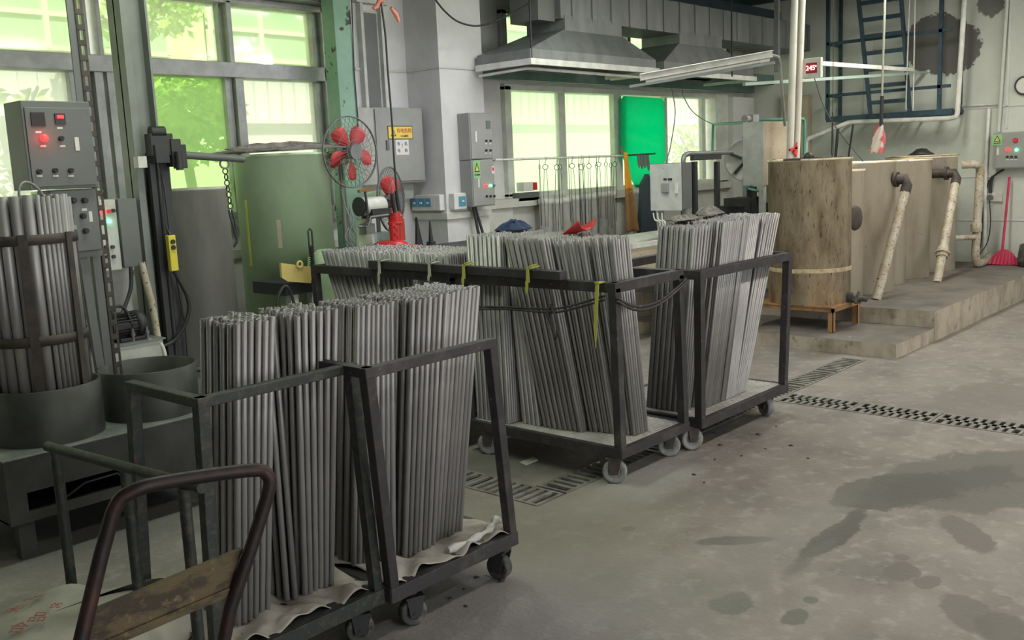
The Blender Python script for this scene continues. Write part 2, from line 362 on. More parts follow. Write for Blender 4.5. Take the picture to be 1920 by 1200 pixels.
def knob_row(parent, pts, nrm, r=.011, m='black', name='knob'):
    for p in pts:
        p = Vector(p); n = Vector(nrm); b = MB(); b.cyl(p, p+n*.014, r, 12).cyl(p+n*.014, p+n*.02, r*.7, 12)
        b.beam(p+n*.022-Vector((0, 0, r*.7)), p+n*.022+Vector((0, 0, r*.7)), r*.5, r*.5); part(b, name, m, parent)
WL = 6.5; XR = 12.0; ZC = 3.5
# ------------------------------------------------------------------ floor, drains
def holed(mb, axis, v0, v1, a, b, holes):
    """slab between v0 and v1 on axis, spanning a x b, with rectangular holes (a0,a1,b0,b1)"""
    A = sorted({a[0], a[1], *[min(max(h[i], a[0]), a[1]) for h in holes for i in (0, 1)]})
    B = sorted({b[0], b[1], *[min(max(h[i], b[0]), b[1]) for h in holes for i in (2, 3)]})
    for i in range(len(A)-1):
        run = None
        for j in range(len(B)-1):
            ca = (A[i]+A[i+1])/2; cb = (B[j]+B[j+1])/2
            hol = any(h[0] < ca < h[1] and h[2] < cb < h[3] for h in holes)
            if not hol:
                run = (run[0], B[j+1]) if run else (B[j], B[j+1])
            if (hol or j == len(B)-2) and run:
                x0, x1, y0, y1 = A[i], A[i+1], run[0], run[1]
                if axis == 'Z': mb.box(x0, x1, y0, y1, v0, v1)
                if axis == 'Y': mb.box(x0, x1, v0, v1, y0, y1)
                if axis == 'X': mb.box(v0, v1, x0, x1, y0, y1)
                run = None
HO = [(3.30, 7.25, 2.88, 3.08), (3.30, 3.52, 3.07, 4.42), (5.71, 5.97, -1.1, 2.89)]
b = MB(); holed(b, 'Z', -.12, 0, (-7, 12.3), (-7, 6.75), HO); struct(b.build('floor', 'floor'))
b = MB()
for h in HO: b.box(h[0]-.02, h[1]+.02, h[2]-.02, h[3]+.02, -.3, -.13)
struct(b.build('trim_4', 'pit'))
def grate(x0, x1, y0, y1, along, rows):
    """cast slab with slots; 'along' is the axis the channel runs"""
    b = MB(); z0, z1 = (-.005 if rows == 2 else -.012), .002; e = .018
    b.box(x0, x1, y0, y0+e, z0, z1).box(x0, x1, y1-e, y1, z0, z1).box(x0, x0+e, y0+e, y1-e, z0, z1).box(x1-e, x1, y0+e, y1-e, z0, z1)
    if along == 'x':
        n = int(round((x1-x0)/.056)); p = (x1-x0-2*e)/n
        for i in range(1, n): x = x0+e+i*p; b.box(x-.013, x+.013, y0+e, y1-e, z0, z1)
        if rows == 2: b.box(x0+e, x1-e, (y0+y1)/2-.012, (y0+y1)/2+.012, z0, z1)
    else:
        n = int(round((y1-y0)/.056)); p = (y1-y0-2*e)/n
        for i in range(1, n): y = y0+e+i*p; b.box(x0+e, x1-e, y-(.0125 if rows == 2 else .013), y+(.0125 if rows == 2 else .013), z0, z1)
        if rows == 2: b.box((x0+x1)/2-.02, (x0+x1)/2+.02, y0+e, y1-e, z0, z1)
    return b
nA = 7
for i in range(nA):
    x0 = 3.53+i*(7.24-3.53)/nA; x1 = 3.53+(i+1)*(7.24-3.53)/nA-.006
    o = grate(x0, x1, 2.885, 3.075, 'x', 1).build('drain_grate', 'castiron')
    tag(o, 'cast iron slotted grate in the channel running below the loaded trolleys', 'grate', 'grates of the channel below the trolleys')
for i in range(3):
    o = grate(3.305, 3.515, 2.89+i*.51, 2.89+(i+1)*.51-.006, 'y', 1).build('drain_grate', 'castiron')
    tag(o, 'cast iron slotted grate of the branch channel beside the near front trolley', 'grate', 'grates of the branch channel')
for i in range(8):
    o = grate(5.715, 5.965, 2.88-(i+1)*.495+.006, 2.88-i*.495, 'y', 2).build('drain_grate', 'castiron')
    tag(o, 'iron grate with two rows of short slots crossing the open floor', 'grate', 'double-slot grates across the open floor')

# ------------------------------------------------------------------ walls and ceiling
WIN = [(-1.6, 5.04, 1.30, 2.92), (7.2, 11.32, 1.30, 2.37), (7.2, 11.5, 2.66, 3.09)]
b = MB(); holed(b, 'Y', WL, WL+.24, (-7, XR+.3), (-.1, 3.9), WIN); struct(b.build('wall_back', 'wall'))
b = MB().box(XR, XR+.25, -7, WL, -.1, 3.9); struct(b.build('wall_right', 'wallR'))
b = MB().box(-7.2, -7, -7, 6.7, -.1, 3.9); struct(b.build('wall_left', 'wall'))
b = MB(); holed(b, 'Y', -7.2, -7, (-7.2, 12.3), (-.1, 3.9), [(-3, 9.5, -.1, 3.3)]); struct(b.build('wall_front', 'wall'))
b = MB().box(-7.2, 12.3, -7.2, 6.8, ZC+.05, ZC+.15)
for x in range(-7, 12): b.box(x, x+.16, -7, WL, ZC, ZC+.06)
struct(b.build('ceiling', 'navy'))
b = MB()
for y in (-3.5, -.2, 3.1): b.box(-7, 12, y, y+.14, ZC-.22, ZC)
b.box(7.0, 12, 5.95, 6.07, 3.18, 3.42)
struct(b.build('trim_1', 'navy'))
# concrete column between the windows, with its band and cable trunking
b = MB().box(5.93, 6.47, 6.085, 6.5, 0, ZC); struct(b.build('wall_column', 'wall'))
b = MB()
for z0, z1, d in ((2.455, 2.475, .012), (1.165, 1.225, .03)):
    b.box(5.93-d, 6.47+.0, 6.085-d, 6.085, z0, z1).box(5.93-d, 5.93, 6.085, 6.5, z0, z1)
b.box(5.35, 5.93-.012, 6.488, 6.5, 2.455, 2.475)
struct(b.build('trim_2', 'tile', bevel=.004))
# corner pier right of the back windows and ledge, lintel
b = MB().box(11.42, 11.98, 6.33, 6.5, 0, 2.36); struct(b.build('wall_pier', 'wall'))
b = MB().box(-7, 5.15, 6.30, 6.52, 2.93, 3.22).box(-7, 5.15, 6.24, 6.5, 3.22, 3.26); struct(b.build('trim_3', 'alud'))
b = MB().box(6.48, 12, 6.36, 6.5, 1.20, 1.285).box(6.48, 12, 6.44, 6.5, 0, 1.2).box(6.48, 7.15, 6.40, 6.5, 0, 1.2)
for x in (6.9, 7.5, 8.1, 8.7, 9.3, 9.9, 10.5, 11.1): b.box(x, x+.012, 6.432, 6.44, 0, 1.2)
struct(b.build('baseboard_back', 'tile', bevel=.003))
b = MB().box(-7, 5.15, 6.40, 6.5, 1.24, 1.30).box(-7, 5.15, 6.45, 6.5, 1.0, 1.06).box(-7, 5.15, 6.46, 6.5, 0, .3); struct(b.build('baseboard_left', 'tile', bevel=.003))
# grooves and conduits of the right wall
b = MB().box(XR-.012, XR, 3.2, 3.225, 1.78, ZC).box(XR-.012, XR, -5, 4.3, 2.02, 2.03).box(XR-.01, XR, -5, 4.3, 1.24, 1.25).box(XR-.01, XR, -5, 4.0, .74, .75)
b.box(XR-.012, XR, 4.75, 4.85, 2.0, 2.9)
struct(b.build('trim_5', 'wall'))
b = MB().box(XR-.13, XR, 5.52, 5.62, 1.2, 2.33).box(XR-.10, XR, 5.68, 5.9, 1.2, 2.36); struct(b.build('trim_6', 'beige'))

# ------------------------------------------------------------------ windows
def window(name, frames, panes, mullmat='alu'):
    b = MB()
    for f in frames: b.box(*f)
    fr = struct(b.build(name, mullmat, bevel=.004))
    for p in panes:
        q = MB().box(p[0], p[1], p[4]-.003, p[4]+.003, p[2], p[3]); o = part(q, 'pane', p[5], fr)
    return fr
fr = []
y0, y1 = 6.44, 6.62
fr += [(-1.6, 5.04, y0, y1, 2.345, 2.455), (-1.6, 5.04, y0, y1, 1.30, 1.35), (-1.6, 5.04, y0, y1, 2.88, 2.93), (4.985, 5.14, y0, y1, 1.30, 2.92), (-1.6, -1.5, y0, y1, 1.3, 2.92)]
fr += [(3.07, 3.10, 6.5, 6.56, 2.45, 2.9), (3.135, 3.165, y0, y1, 2.45, 2.9), (4.085, 4.10, 6.5, 6.56, 2.45, 2.9), (4.125, 4.165, y0, y1, 2.45, 2.9), (.9, .94, y0, y1, 2.45, 2.9)]
fr += [(2.93, 3.02, 6.48, 6.60, 1.3, 2.35), (3.02, 3.08, 6.50, 6.6, 1.3, 2.35), (3.09, 3.15, 6.46, 6.6, 1.3, 2.35), (3.17, 3.25, 6.45, 6.6, 1.3, 2.35), (4.10, 4.16, 6.50, 6.58, 1.3, 2.35), (4.165, 4.235, 6.46, 6.6, 1.3, 2.35), (.88, .98, 6.46, 6.6, 1.3, 2.35)]
fr += [(4.93, 4.99, 6.49, 6.58, 1.3, 2.9)]
pn = [(-1.5, 3.10, 2.455, 2.88, 6.55, 'gupper'), (3.16, 4.13, 2.455, 2.88, 6.55, 'gupper'), (4.16, 4.99, 2.455, 2.88, 6.55, 'gupper'),
      (-1.5, 2.96, 1.35, 2.345, 6.54, 'gclear'), (3.24, 4.17, 1.35, 2.345, 6.55, 'ggreen'), (4.23, 4.99, 1.35, 2.345, 6.54, 'gclear')]
window('window_1', fr, pn)
fr = [(7.15, 11.32, y0, y1, 2.34, 2.40), (7.15, 11.32, y0, y1, 1.285, 1.33), (7.15, 7.24, y0, y1, 1.3, 2.38), (11.1, 11.42, 6.40, y1, 1.3, 2.40),
      (8.05, 8.16, 6.50, 6.56, 1.3, 2.36), (9.02, 9.17, 6.49, 6.56, 1.3, 2.36), (10.07, 10.13, 6.5, 6.56, 1.3, 2.36), (10.93, 11.02, 6.5, 6.56, 1.3, 2.36)]
pn = [(7.24, 8.04, 1.33, 2.34, 6.54, 'gdust'), (8.17, 9.02, 1.33, 2.34, 6.55, 'gdust'), (9.18, 10.07, 1.33, 2.34, 6.55, 'gdust'), (10.13, 10.94, 1.33, 2.34, 6.54, 'gclear')]
window('window_2', fr, pn, 'frame2')
fr = [(7.15, 11.5, y0, y1, 3.06, 3.12), (7.15, 11.5, y0, y1, 2.63, 2.68), (7.15, 7.22, y0, y1, 2.65, 3.1), (11.45, 11.55, y0, y1, 2.65, 3.1)]+[(x, x+.06, y0, y1, 2.66, 3.1) for x in (8.2, 9.25, 10.4)]
window('window_3', fr, [(7.2, 11.5, 2.68, 3.06, 6.55, 'gdust')])
# door jamb / service recess between green post and column
b = MB().box(5.40, 5.43, 6.44, 6.5, 2.1, 3.0).box(5.42, 5.62, 6.485, 6.5, 2.15, 2.95).box(5.62, 5.66, 6.44, 6.5, 2.1, 3.0).box(5.36, 5.70, 6.43, 6.5, 3.0, 3.05); struct(b.build('trim_7', 'oldgrey'))
b = MB().box(5.44, 5.60, 6.478, 6.486, 2.15, 2.93); struct(b.build('trim_8', 'greyd'))

# ------------------------------------------------------------------ outdoors
b = MB().box(-14, 24, -26, -7.25, -.3, -.02); struct(b.build('floor_forecourt', 'outg'))  # unseen bright ground added to bounce sunlight into the hall
b = MB().box(-14, 24, 6.74, 24, -.3, -.15); tag(b.build('yard', 'outg'), 'pale concrete yard outside the windows', 'yard', kind='structure')
bd = thing('workshop_building', 'pale corrugated building with green tinted windows seen through the panes', 'building', (6, 10.5, -.2))
b = MB().box(-10, 22, 10.5, 12, -.2, 2.28); part(b, 'lower_wall', 'fwhite', bd)
b = MB()
x = -10
while x < 22: b.box(x, x+.05, 10.45, 10.5, 2.3, 2.95); b.box(x+.05, x+.15, 10.48, 10.5, 2.3, 2.95); x += .2
part(b, 'corrugated_band', 'fwhite', bd)
b = MB().box(-10, 22, 10.5, 12, 2.28, 2.95).box(-10, 22, 10.35, 10.5, 2.26, 2.31); part(b, 'ledge', 'fwhite', bd)
b = MB().box(-10, 22, 10.5, 12, 2.95, 5.5); part(b, 'upper_wall', 'cream', bd)
for i in range(9):
    x0 = -4+i*2.6; b = MB()
    for xx in (x0, x0+.7, x0+1.4, x0+2.05): b.box(xx, xx+.06, 10.40, 10.49, 3.02, 3.75)
    for zz in (3.0, 3.35, 3.72): b.box(x0, x0+2.1, 10.41, 10.49, zz, zz+.05)
    wf = part(b, 'window_frame', 'fwhite', bd); part(MB().box(x0, x0+2.1, 10.46, 10.50, 3.0, 3.75), 'window_glass', 'fpane', wf)
def tree(name, label, cx, cy, z0, z1, rx, n, seed):
    rnd = random.Random(seed); t = thing(name, label, 'tree', (cx, cy, -.15))
    b = MB().tube(curve([(cx, cy, -.15), (cx+.05, cy, 1.0), (cx-.05, cy+.05, z1-.3)], 4), .05, 8)
    for k in range(7):
        a = rnd.uniform(0, 6.28); z = rnd.uniform(z0, z1-.3); b.tube([(cx, cy, z-.2), (cx+rx*.6*math.cos(a), cy+.5*math.sin(a), z+.25)], .015, 5)
    part(b, 'trunk', 'bark', t)
    b = MB()
    for k in range(n):
        while True:
            px, py, pz = (rnd.uniform(-1, 1) for _ in range(3))
            if px*px+py*py+pz*pz < 1: break
        c = Vector((cx+px*rx, cy+py*.6, (z0+z1)/2+pz*(z1-z0)/2))
        a = rnd.uniform(0, 6.28); l = rnd.uniform(.07, .15); d = Vector((math.cos(a), rnd.uniform(-.4, .4), rnd.uniform(-.9, .3))).normalized(); s_ = d.orthogonal().normalized()*l*.24
        s_.rotate(Matrix.Rotation(rnd.uniform(0, 6), 3, d)); b.add([c, c+d*l*.5+s_, c+d*l, c+d*l*.5-s_], [(0, 1, 2, 3)])
    part(b, 'foliage', 'leaf', t)
tree('broadleaf_tree', 'leafy green tree outside the green tinted window pane', 4.95, 8.6, 1.75, 2.72, .55, 1700, 3)
tree('broadleaf_tree', 'tall bright tree reaching above the transom of the left window', 4.95, 9.3, 3.0, 3.95, .75, 1100, 4)
tree('broadleaf_tree', 'small shrub showing behind the far left window pane', 3.35, 8.6, 1.3, 2.5, .35, 320, 5)
tree('broadleaf_tree', 'sparse shrub showing through the last pane of the back window', 13.9, 8.4, 1.1, 2.2, .5, 600, 6)

# ------------------------------------------------------------------ extraction duct and hoods
t = thing('extraction_duct', 'long galvanised rectangular extraction duct hung below the ceiling', 'duct', (9.5, 5.75, 2.88))
b = MB().box(6.95, 11.99, 5.55, 6.0, 2.88, 3.2); part(b, 'duct_body', 'duct', t, bevel=.004)
for i in range(17):
    x = 7.1+i*.3; part(MB().box(x, x+.012, 5.535, 5.55, 2.88, 3.2), 'seam', 'alud', t)
b = MB().box(6.72, 6.95, 5.62, 5.95, 2.86, ZC); part(b, 'riser', 'greyd', t)
def hood(label, x0, x1, y0, y1, nx0, nx1, ny0, ny1, zr, zt):
    t = thing('extraction_hood', label, 'hood', ((x0+x1)/2, (y0+y1)/2, zr))
    b = MB(); V = [(x0, y0, zr+.1), (x1, y0, zr+.1), (x1, y1, zr+.1), (x0, y1, zr+.1), (nx0, ny0, zt), (nx1, ny0, zt), (nx1, ny1, zt), (nx0, ny1, zt)]
    b.add(V, [(0, 1, 5, 4), (1, 2, 6, 5), (2, 3, 7, 6), (3, 0, 4, 7)])
    b.add([(v[0], v[1], zr) for v in V[:4]]+V[:4], [(0, 1, 5, 4), (1, 2, 6, 5), (2, 3, 7, 6), (3, 0, 4, 7)])
    part(b, 'canopy', 'duct', t, solid=.006)
    b = MB().box(nx0-.01, nx1+.01, ny0-.01, ny1+.01, zt-.01, zt+.12); part(b, 'neck', 'duct', t)
    b = MB().box(x0-.03, x1, y0-.03, y0, zr-.03, zr+.02).box(x0-.03, x0, y0, y1, zr-.03, zr+.02).box(x1, x1+.03, y0-.03, y1, zr-.03, zr+.02)
    part(b, 'rim', 'white', t)
    return t
hood('large galvanised extraction hood nearest the white column', 6.36, 8.25, 5.42, 6.04, 7.0, 7.85, 5.55, 5.98, 2.47, 2.79)
hood('smaller galvanised extraction hood farther along the duct', 8.45, 10.3, 5.45, 6.1, 8.9, 9.75, 5.55, 6.0, 2.47, 2.79)
# pipes of the exhaust frame below the hood
b = MB().tube([(6.36, 6.02, 2.40), (6.40, 5.5, 2.42), (8.3, 5.46, 2.40)], .014).tube([(6.3, 6.0, 2.44), (6.36, 5.45, 2.455)], .012)
tag(b.build('conduit_pipe', 'white'), 'thin white conduit following the rim below the near hood', 'pipe')
b = MB().box(6.5, 11.9, 6.28, 6.34, 2.42, 2.56); tag(b.build('support_beam', 'beamg'), 'green painted steel beam above the back window', 'beam')
b = MB().box(9.6, 11.9, 6.0, 6.06, 2.50, 2.62).box(9.6, 11.9, 6.0, 6.2, 2.5, 2.51); tag(b.build('support_beam', 'beamg'), 'short green steel channel in front of the window corner', 'beam')
# hanger rods
for (px, y, z0, lab) in ((1372, 5.3, 2.45, 'dark square hanger rod beside the small hood'), (995, 5.42, 2.47, 'thin hanger rod holding the large hood at its corner'), (1457, 5.2, 2.52, 'slotted grey hanger post ending at the lamp batten')):
    p = on('Y', y, px, 60); b = MB().beam((p.x, p.y, z0), (p.x, p.y, ZC), .012 if px < 1400 else .05); tag(b.build('hanger_rod', 'dark' if px < 1400 else 'duct'), lab, 'hanger rod')
# unlit strip light in front of the hood
A = on('Y', 4.9, 1200, 152); B = on('Y', 4.0, 1447, 108)
t = thing('strip_light', 'unlit white batten strip light hung in front of the hoods', 'strip light', (A+B)/2)
d = (B-A).normalized(); b = MB().beam(A+Vector((0, 0, .03)), B+Vector((0, 0, .03)), .08, .06); part(b, 'housing', 'white', t, bevel=.004)
b = MB().beam(A+Vector((0, 0, .052)), B+Vector((0, 0, .052)), .17, .006); part(b, 'reflector', 'white', t)
b = MB().cyl(A+d*.05-Vector((0, 0, .014)), B-d*.09-Vector((0, 0, .014)), .014, 12); part(b, 'tube_lamp', 'tubew', t)
b = MB().cyl(B-d*.1-Vector((0, 0, .014)), B-d*.02-Vector((0, 0, .014)), .02, 12); part(b, 'end_cap', 'white', t)
b = MB().beam(A+Vector((.2, .25, -.02)), B+Vector((.45, .2, -.0)), .03, .025); tag(b.build('slotted_rail', 'duct'), 'slotted steel rail behind the unlit strip light', 'rail')
E_ = B; b = MB().tube(curve([E_+Vector((0, 0, .02)), E_+Vector((.1, -.02, -.02)), on('Y', 4.0, 1466, 170), on('Y', 4.1, 1472, 235)], 5), .014, 8); tag(b.build('power_cable', 'cableg'), 'grey power cable curving down from the end of the strip light', 'cable')
# lit violet lamp at the ceiling
p = on('Y', 5.0, 905, -14)
t = thing('ceiling_lamp', 'glowing violet-white lamp hung above the white column', 'lamp', p)
b = MB().lathe(p, [(.0, .14), (.05, .14), (.06, .08), (.16, .03), (.165, .02), (.155, .02)], 32); part(b, 'lamp_shade', 'alud', t)
b = MB().lathe(p, [(.0, -.02), (.06, -.01), (.1, .02), (.1, .04), (0, .05)], 24); part(b, 'bulb', 'violet', t)
b = MB().tube([p+Vector((0, 0, .14)), (p.x, p.y, ZC)], .006, 6); part(b, 'cord', 'cable', t)
area('violet_lamp_light', (p.x, p.y, p.z-.05), .2, 6, (.72, .64, 1))
for i, (x, y) in enumerate(FILL_BATTENS):  # made-up fixtures around the added batten lights
    t = thing('fill_batten', ('added white fill batten lamp on the ceiling, out of the view'), 'lamp', (x, y, 3.36), 'added ceiling fill battens')
    part(MB().box(x-.75, x+.75, y-.06, y+.06, 3.38, 3.46), 'housing', 'white', t)
    b = MB().cyl((x-.72, y, 3.37), (x+.72, y, 3.37), .013, 8); part(b, 'tube_lamp', 'tubel', t)
    for s_ in (-.5, .5): part(MB().tube([(x+s_, y, 3.46), (x+s_, y, 3.5)], .005, 5), 'hanger', 'dark', t)
for (x, y, e_) in FILL_BULBS:  # bulb fixtures made up for the added point lights
    t = thing('fill_bulb', 'added bare fill bulb hung from the ceiling above the view', 'lamp', (x, y, 3.2), 'added ceiling fill bulbs')
    part(MB().lathe((x, y, 3.2), [(0, .11), (.02, .10), (.03, .05), (.022, .02), (.02, .14)], 16), 'lamp_holder', 'white', t)
    part(MB().lathe((x, y, 3.2), [(0, -.06), (.035, -.045), (.05, -.01), (.035, .03), (.02, .05), (0, .05)], 20), 'bulb', 'tubel', t)
    part(MB().tube([(x, y, 3.3), (x, y, ZC)], .004, 5), 'cord', 'cable', t)
# ------------------------------------------------------------------ trolleys
def caster(parent, x, y, ztop, r, ang, wm='rubber', bm='rust'):
    c, s_ = math.cos(ang), math.sin(ang); ax = Vector((c, s_, 0)); fw_ = Vector((-s_, c, 0)); hub = Vector((x, y, r+.001))
    b = MB()
    for k in (-1, 1): b.prism([hub+ax*k*.027+fw_*.018-Vector((0, 0, .015)), hub+ax*k*.027-fw_*.018-Vector((0, 0, .015)), Vector((x, y, r*2+.012))+ax*k*.027-fw_*.04, Vector((x, y, r*2+.012))+ax*k*.027+fw_*.03], ax*k*.004)
    b.beam((x-.04*c, y-.04*s_, r*2+.014), (x+.04*c, y+.04*s_, r*2+.014), .07, .006).cyl((x, y, r*2+.014), (x, y, ztop), .02, 12).cyl(hub-ax*.034, hub+ax*.034, .008, 10)
    br = part(b, 'caster_bracket', bm, parent)
    b = MB().lathe(hub, [(r*.55, -.016), (r*.8, -.02), (r*.95, -.019), (r, -.012), (r, .012), (r*.95, .019), (r*.8, .02), (r*.55, .016)], 32, axis=ax)
    b.cyl(hub-ax*.012, hub+ax*.012, r*.6, 20).cyl(hub-ax*.02, hub+ax*.02, r*.28, 16)
    part(b, 'wheel', wm, br)
def trolley(label, x0, x1, y0, y1, zd, zr, tx0, tx1, ty0, ty1, m='cart', deckm='deck', pw=.045, rails='fblr', wheels=(), wr=.062, mid=None, ribs=True, group=None, rh=.05):
    t = thing('steel_trolley', label, 'trolley', ((x0+x1)/2, (y0+y1)/2, 0), group)
    b = MB().box(x0, x1, y0, y1, zd-.008, zd)
    if ribs:
        n = int((x1-x0)/.028); k = int((y1-y0)/.028)
        for i in range(n):
            for j in range(k):
                cx = x0+.02+i*.028; cy = y0+.02+j*.028
                if (i+j) % 2: b.box(cx-.009, cx+.009, cy-.003, cy+.003, zd, zd+.0018)
                else: b.box(cx-.003, cx+.003, cy-.009, cy+.009, zd, zd+.0018)
    part(b, 'deck', deckm, t)
    fr = .05; b = MB()
    b.box(x0-.002, x1+.002, y0-.004, y0+.03, zd-fr, zd+.002).box(x0-.002, x1+.002, y1-.03, y1+.004, zd-fr, zd+.002).box(x0-.004, x0+.03, y0, y1, zd-fr, zd+.002).box(x1-.03, x1+.004, y0, y1, zd-fr, zd+.002)
    b.box((x0+x1)/2-.02, (x0+x1)/2+.02, y0, y1, zd-fr, zd-.01)
    part(b, 'deck_frame', m, t, bevel=.002)
    h = pw/2
    B4 = {'fl': ((x0+h, y0+h), (tx0+h, ty0+h)), 'fr': ((x1-h, y0+h), (tx1-h, ty0+h)), 'bl': ((x0+h, y1-h), (tx0+h, ty1-h)), 'br': ((x1-h, y1-h), (tx1-h, ty1-h))}
    for k, (p, q) in B4.items():
        if k not in ('fl', 'fr', 'bl', 'br'): continue
        b = MB().beam((*p, zd), (*q, zr-.001), pw, pw, (0, 1, 0)); part(b, 'post', m, t, bevel=.003)
    ed = {'f': ('fl', 'fr'), 'b': ('bl', 'br'), 'l': ('fl', 'bl'), 'r': ('fr', 'br')}
    for e in rails:
        p = Vector((*B4[ed[e][0]][1], zr)); q = Vector((*B4[ed[e][1]][1], zr)); d = (q-p).normalized()
        b = MB().beam(p-d*h, q+d*h, pw*.95, rh); part(b, 'top_rail', m, t, bevel=.003)
    for (wx, wy, a) in wheels: caster(t, wx, wy, zd-fr, wr, a, 'rubber' if wr > .055 else 'rubberd', 'rust' if wr > .055 else 'dark')
    return t
trolley('black steel trolley with yellow ties, its checker plate deck full of thin rods', 3.755, 4.385, 2.71, 3.80, .192, 1.0, 3.74, 4.355, 2.71, 3.80, wheels=((3.79, 2.78, .55), (4.32, 2.80, .7), (3.80, 3.66, .5), (4.33, 3.68, .4)))
trolley('black steel trolley nearest the stained tanks, its rods leaning outward', 4.465, 5.50, 2.68, 3.42, .185, .985, 4.44, 5.52, 2.66, 3.42, wheels=((4.49, 2.76, .9), (5.36, 2.76, -.5), (4.52, 3.34, .4), (5.40, 3.34, .4)))
trolley('black steel trolley standing behind the tied one, farthest from the aisle', 3.76, 4.40, 3.86, 5.14, .185, 1.0, 3.75, 4.37, 3.86, 5.14, wheels=((3.80, 3.93, .3), (4.34, 3.93, .4), (3.80, 5.06, .5), (4.34, 5.06, .4)))
trolley('low black trolley with white cloth and leaning posts, second from the camera', 1.985, 2.63, 2.405, 2.90, .20, .985, 1.855, 2.455, 2.30, 2.84, pw=.038, rh=.034, ribs=False, rails='fl', deckm='cart', wheels=((2.13, 2.47, 1.2), (2.60, 2.48, .2), (2.06, 2.83, .5), (2.56, 2.83, .4)), wr=.05)
trolley('narrow worn green trolley nearest the camera, holding thick grey rods', 1.335, 1.975, 2.435, 2.90, .20, .985, 1.345, 1.915, 2.41, 2.84, m='cartg', pw=.036, rh=.03, ribs=False, rails='fl', deckm='cart', wheels=((1.93, 2.52, 1.0), (1.42, 2.52, .3), (1.92, 2.83, .5), (1.42, 2.83, .5)), wr=.05)
# empty low rack
t = thing('low_rack', 'low empty tube rack with green rails beside the near trolley', 'rack', (1.24, 2.67, 0))
for (x, y) in ((1.235, 2.33), (1.19, 3.02), (1.25, 2.69)): part(MB().cyl((x, y, .0), (x, y, .79), .0165, 12), 'post', 'cartg', t)
part(MB().tube([(1.18, 3.05, .80), (1.25, 2.26, .80)], .016, 12), 'top_rail', 'cartg', t)
part(MB().tube([(1.19, 3.02, .06), (1.25, 2.3, .06)], .014, 12), 'bottom_rail', 'cartg', t)
# cloths on the two low decks
def cloth(label, x0, x1, y0, y1, z, seed, edge=.05):
    rnd = random.Random(seed); ph = [rnd.uniform(0, 6) for _ in range(6)]
    def fn(u, v):
        x = x0+(x1-x0)*u+.02*math.sin(9*v+ph[0])*(1 if u > .5 else -1)*abs(u-.5)*2; y = y0+(y1-y0)*v
        z_ = z+.006+.006*(math.sin(17*u+5*v+ph[1])+math.sin(11*v-23*u+ph[2]))+.004*math.sin(47*u+19*v+ph[3])
        y += .012*math.sin(14*u+ph[4])*(1-v)
        if v < .12: z_ += -.0+.01*math.sin(31*u+ph[5])
        return (x, y, z_)
    b = MB().grid(fn, 60, 30); o = b.build('ground_cloth', 'sackcloth', solid=.003); return tag(o, label, 'cloth')
cloth('crumpled pale woven cloth lying on the second low trolley', 2.01, 2.615, 2.42, 2.88, .206, 3)
cloth('creased woven sack cloth lying on the nearest green trolley', 1.37, 1.975, 2.46, 2.88, .206, 8)
o = MB().tube(curve([(2.30, 2.45, .225), (2.42, 2.44, .23), (2.52, 2.45, .235), (2.58, 2.47, .25), (2.62, 2.50, .23)], 4), [.012+.006*math.sin(i*1.7) for i in range(17)], 8).build('plastic_film', 'bagc'); tag(o, 'crumpled clear film roll along the front edge of the cloth', 'film')

# ------------------------------------------------------------------ rods
def rod_mesh(r, L_, n=12):
    b = MB(); hr = r*.55
    b.lathe((0, 0, 0), [(0, 0), (r, 0), (r, L_-.001), (r-.001, L_), (hr, L_)], n)
    b.cur = 1; b.lathe((0, 0, 0), [(hr, L_), (hr, L_-.03), (0, L_-.03)], n)
    me = D.meshes.new('rod'); me.from_pydata(b.v, [], b.f); me.polygons.foreach_set('use_smooth', [True]*len(b.f)); me.polygons.foreach_set('material_index', b.mi)
    me.materials.append(M['rod']); me.materials.append(M['rodin'])
    return me
RODS = []   # (base, top, radius, layer, cart)
def bundle(cart, base, top, r, zb, zt, jit=.13, lab=0):
    """base/top: four xy corners (front-left, front-right, back-right, back-left)"""
    rnd = random.Random(len(RODS)+11)
    B4 = [Vector(p) for p in base]; T4 = [Vector(p) for p in top]
    nu = max(1, int((B4[1]-B4[0]).length/(2*r*1.03))); nv = max(1, int((B4[3]-B4[0]).length/(2*r*.95)))
    bl = lambda Q, u, v: (Q[0]*(1-u)+Q[1]*u)*(1-v)+(Q[3]*(1-u)+Q[2]*u)*v
    for j in range(nv):
        for i in range(nu):
            u = (i+.5+(.25 if j % 2 else -.25)*.8)/nu; v = (j+.5)/nv
            p = bl(B4, u, v); q = bl(T4, u, v)
            p += Vector((rnd.uniform(-1, 1), rnd.uniform(-1, 1)))*r*jit*.5; q += Vector((rnd.uniform(-1, 1), rnd.uniform(-1, 1)))*r*jit*1.3
            h = rnd.uniform(-.007, .007)
            RODS.append((Vector((*p, zb)), Vector((*q, zt+h)), r, min(i, j), cart))
R1 = .0098
bundle(0, [(1.50, 2.575), (1.63, 2.575), (1.63, 2.80), (1.50, 2.80)], [(1.565, 2.535), (1.715, 2.535), (1.72, 2.77), (1.57, 2.77)], R1, .214, 1.168)
bundle(0, [(1.70, 2.60), (1.745, 2.575), (1.76, 2.80), (1.70, 2.80)], [(1.722, 2.62), (1.765, 2.60), (1.77, 2.80), (1.72, 2.80)], R1, .214, 1.150)
bundle(0, [(1.755, 2.575), (1.885, 2.575), (1.90, 2.80), (1.765, 2.80)], [(1.775, 2.525), (1.955, 2.525), (1.96, 2.77), (1.785, 2.77)], R1, .214, 1.165)
bundle(1, [(2.015, 2.64), (2.16, 2.56), (2.19, 2.83), (2.02, 2.86)], [(2.085, 2.60), (2.21, 2.54), (2.23, 2.80), (2.09, 2.83)], R1, .214, 1.146)
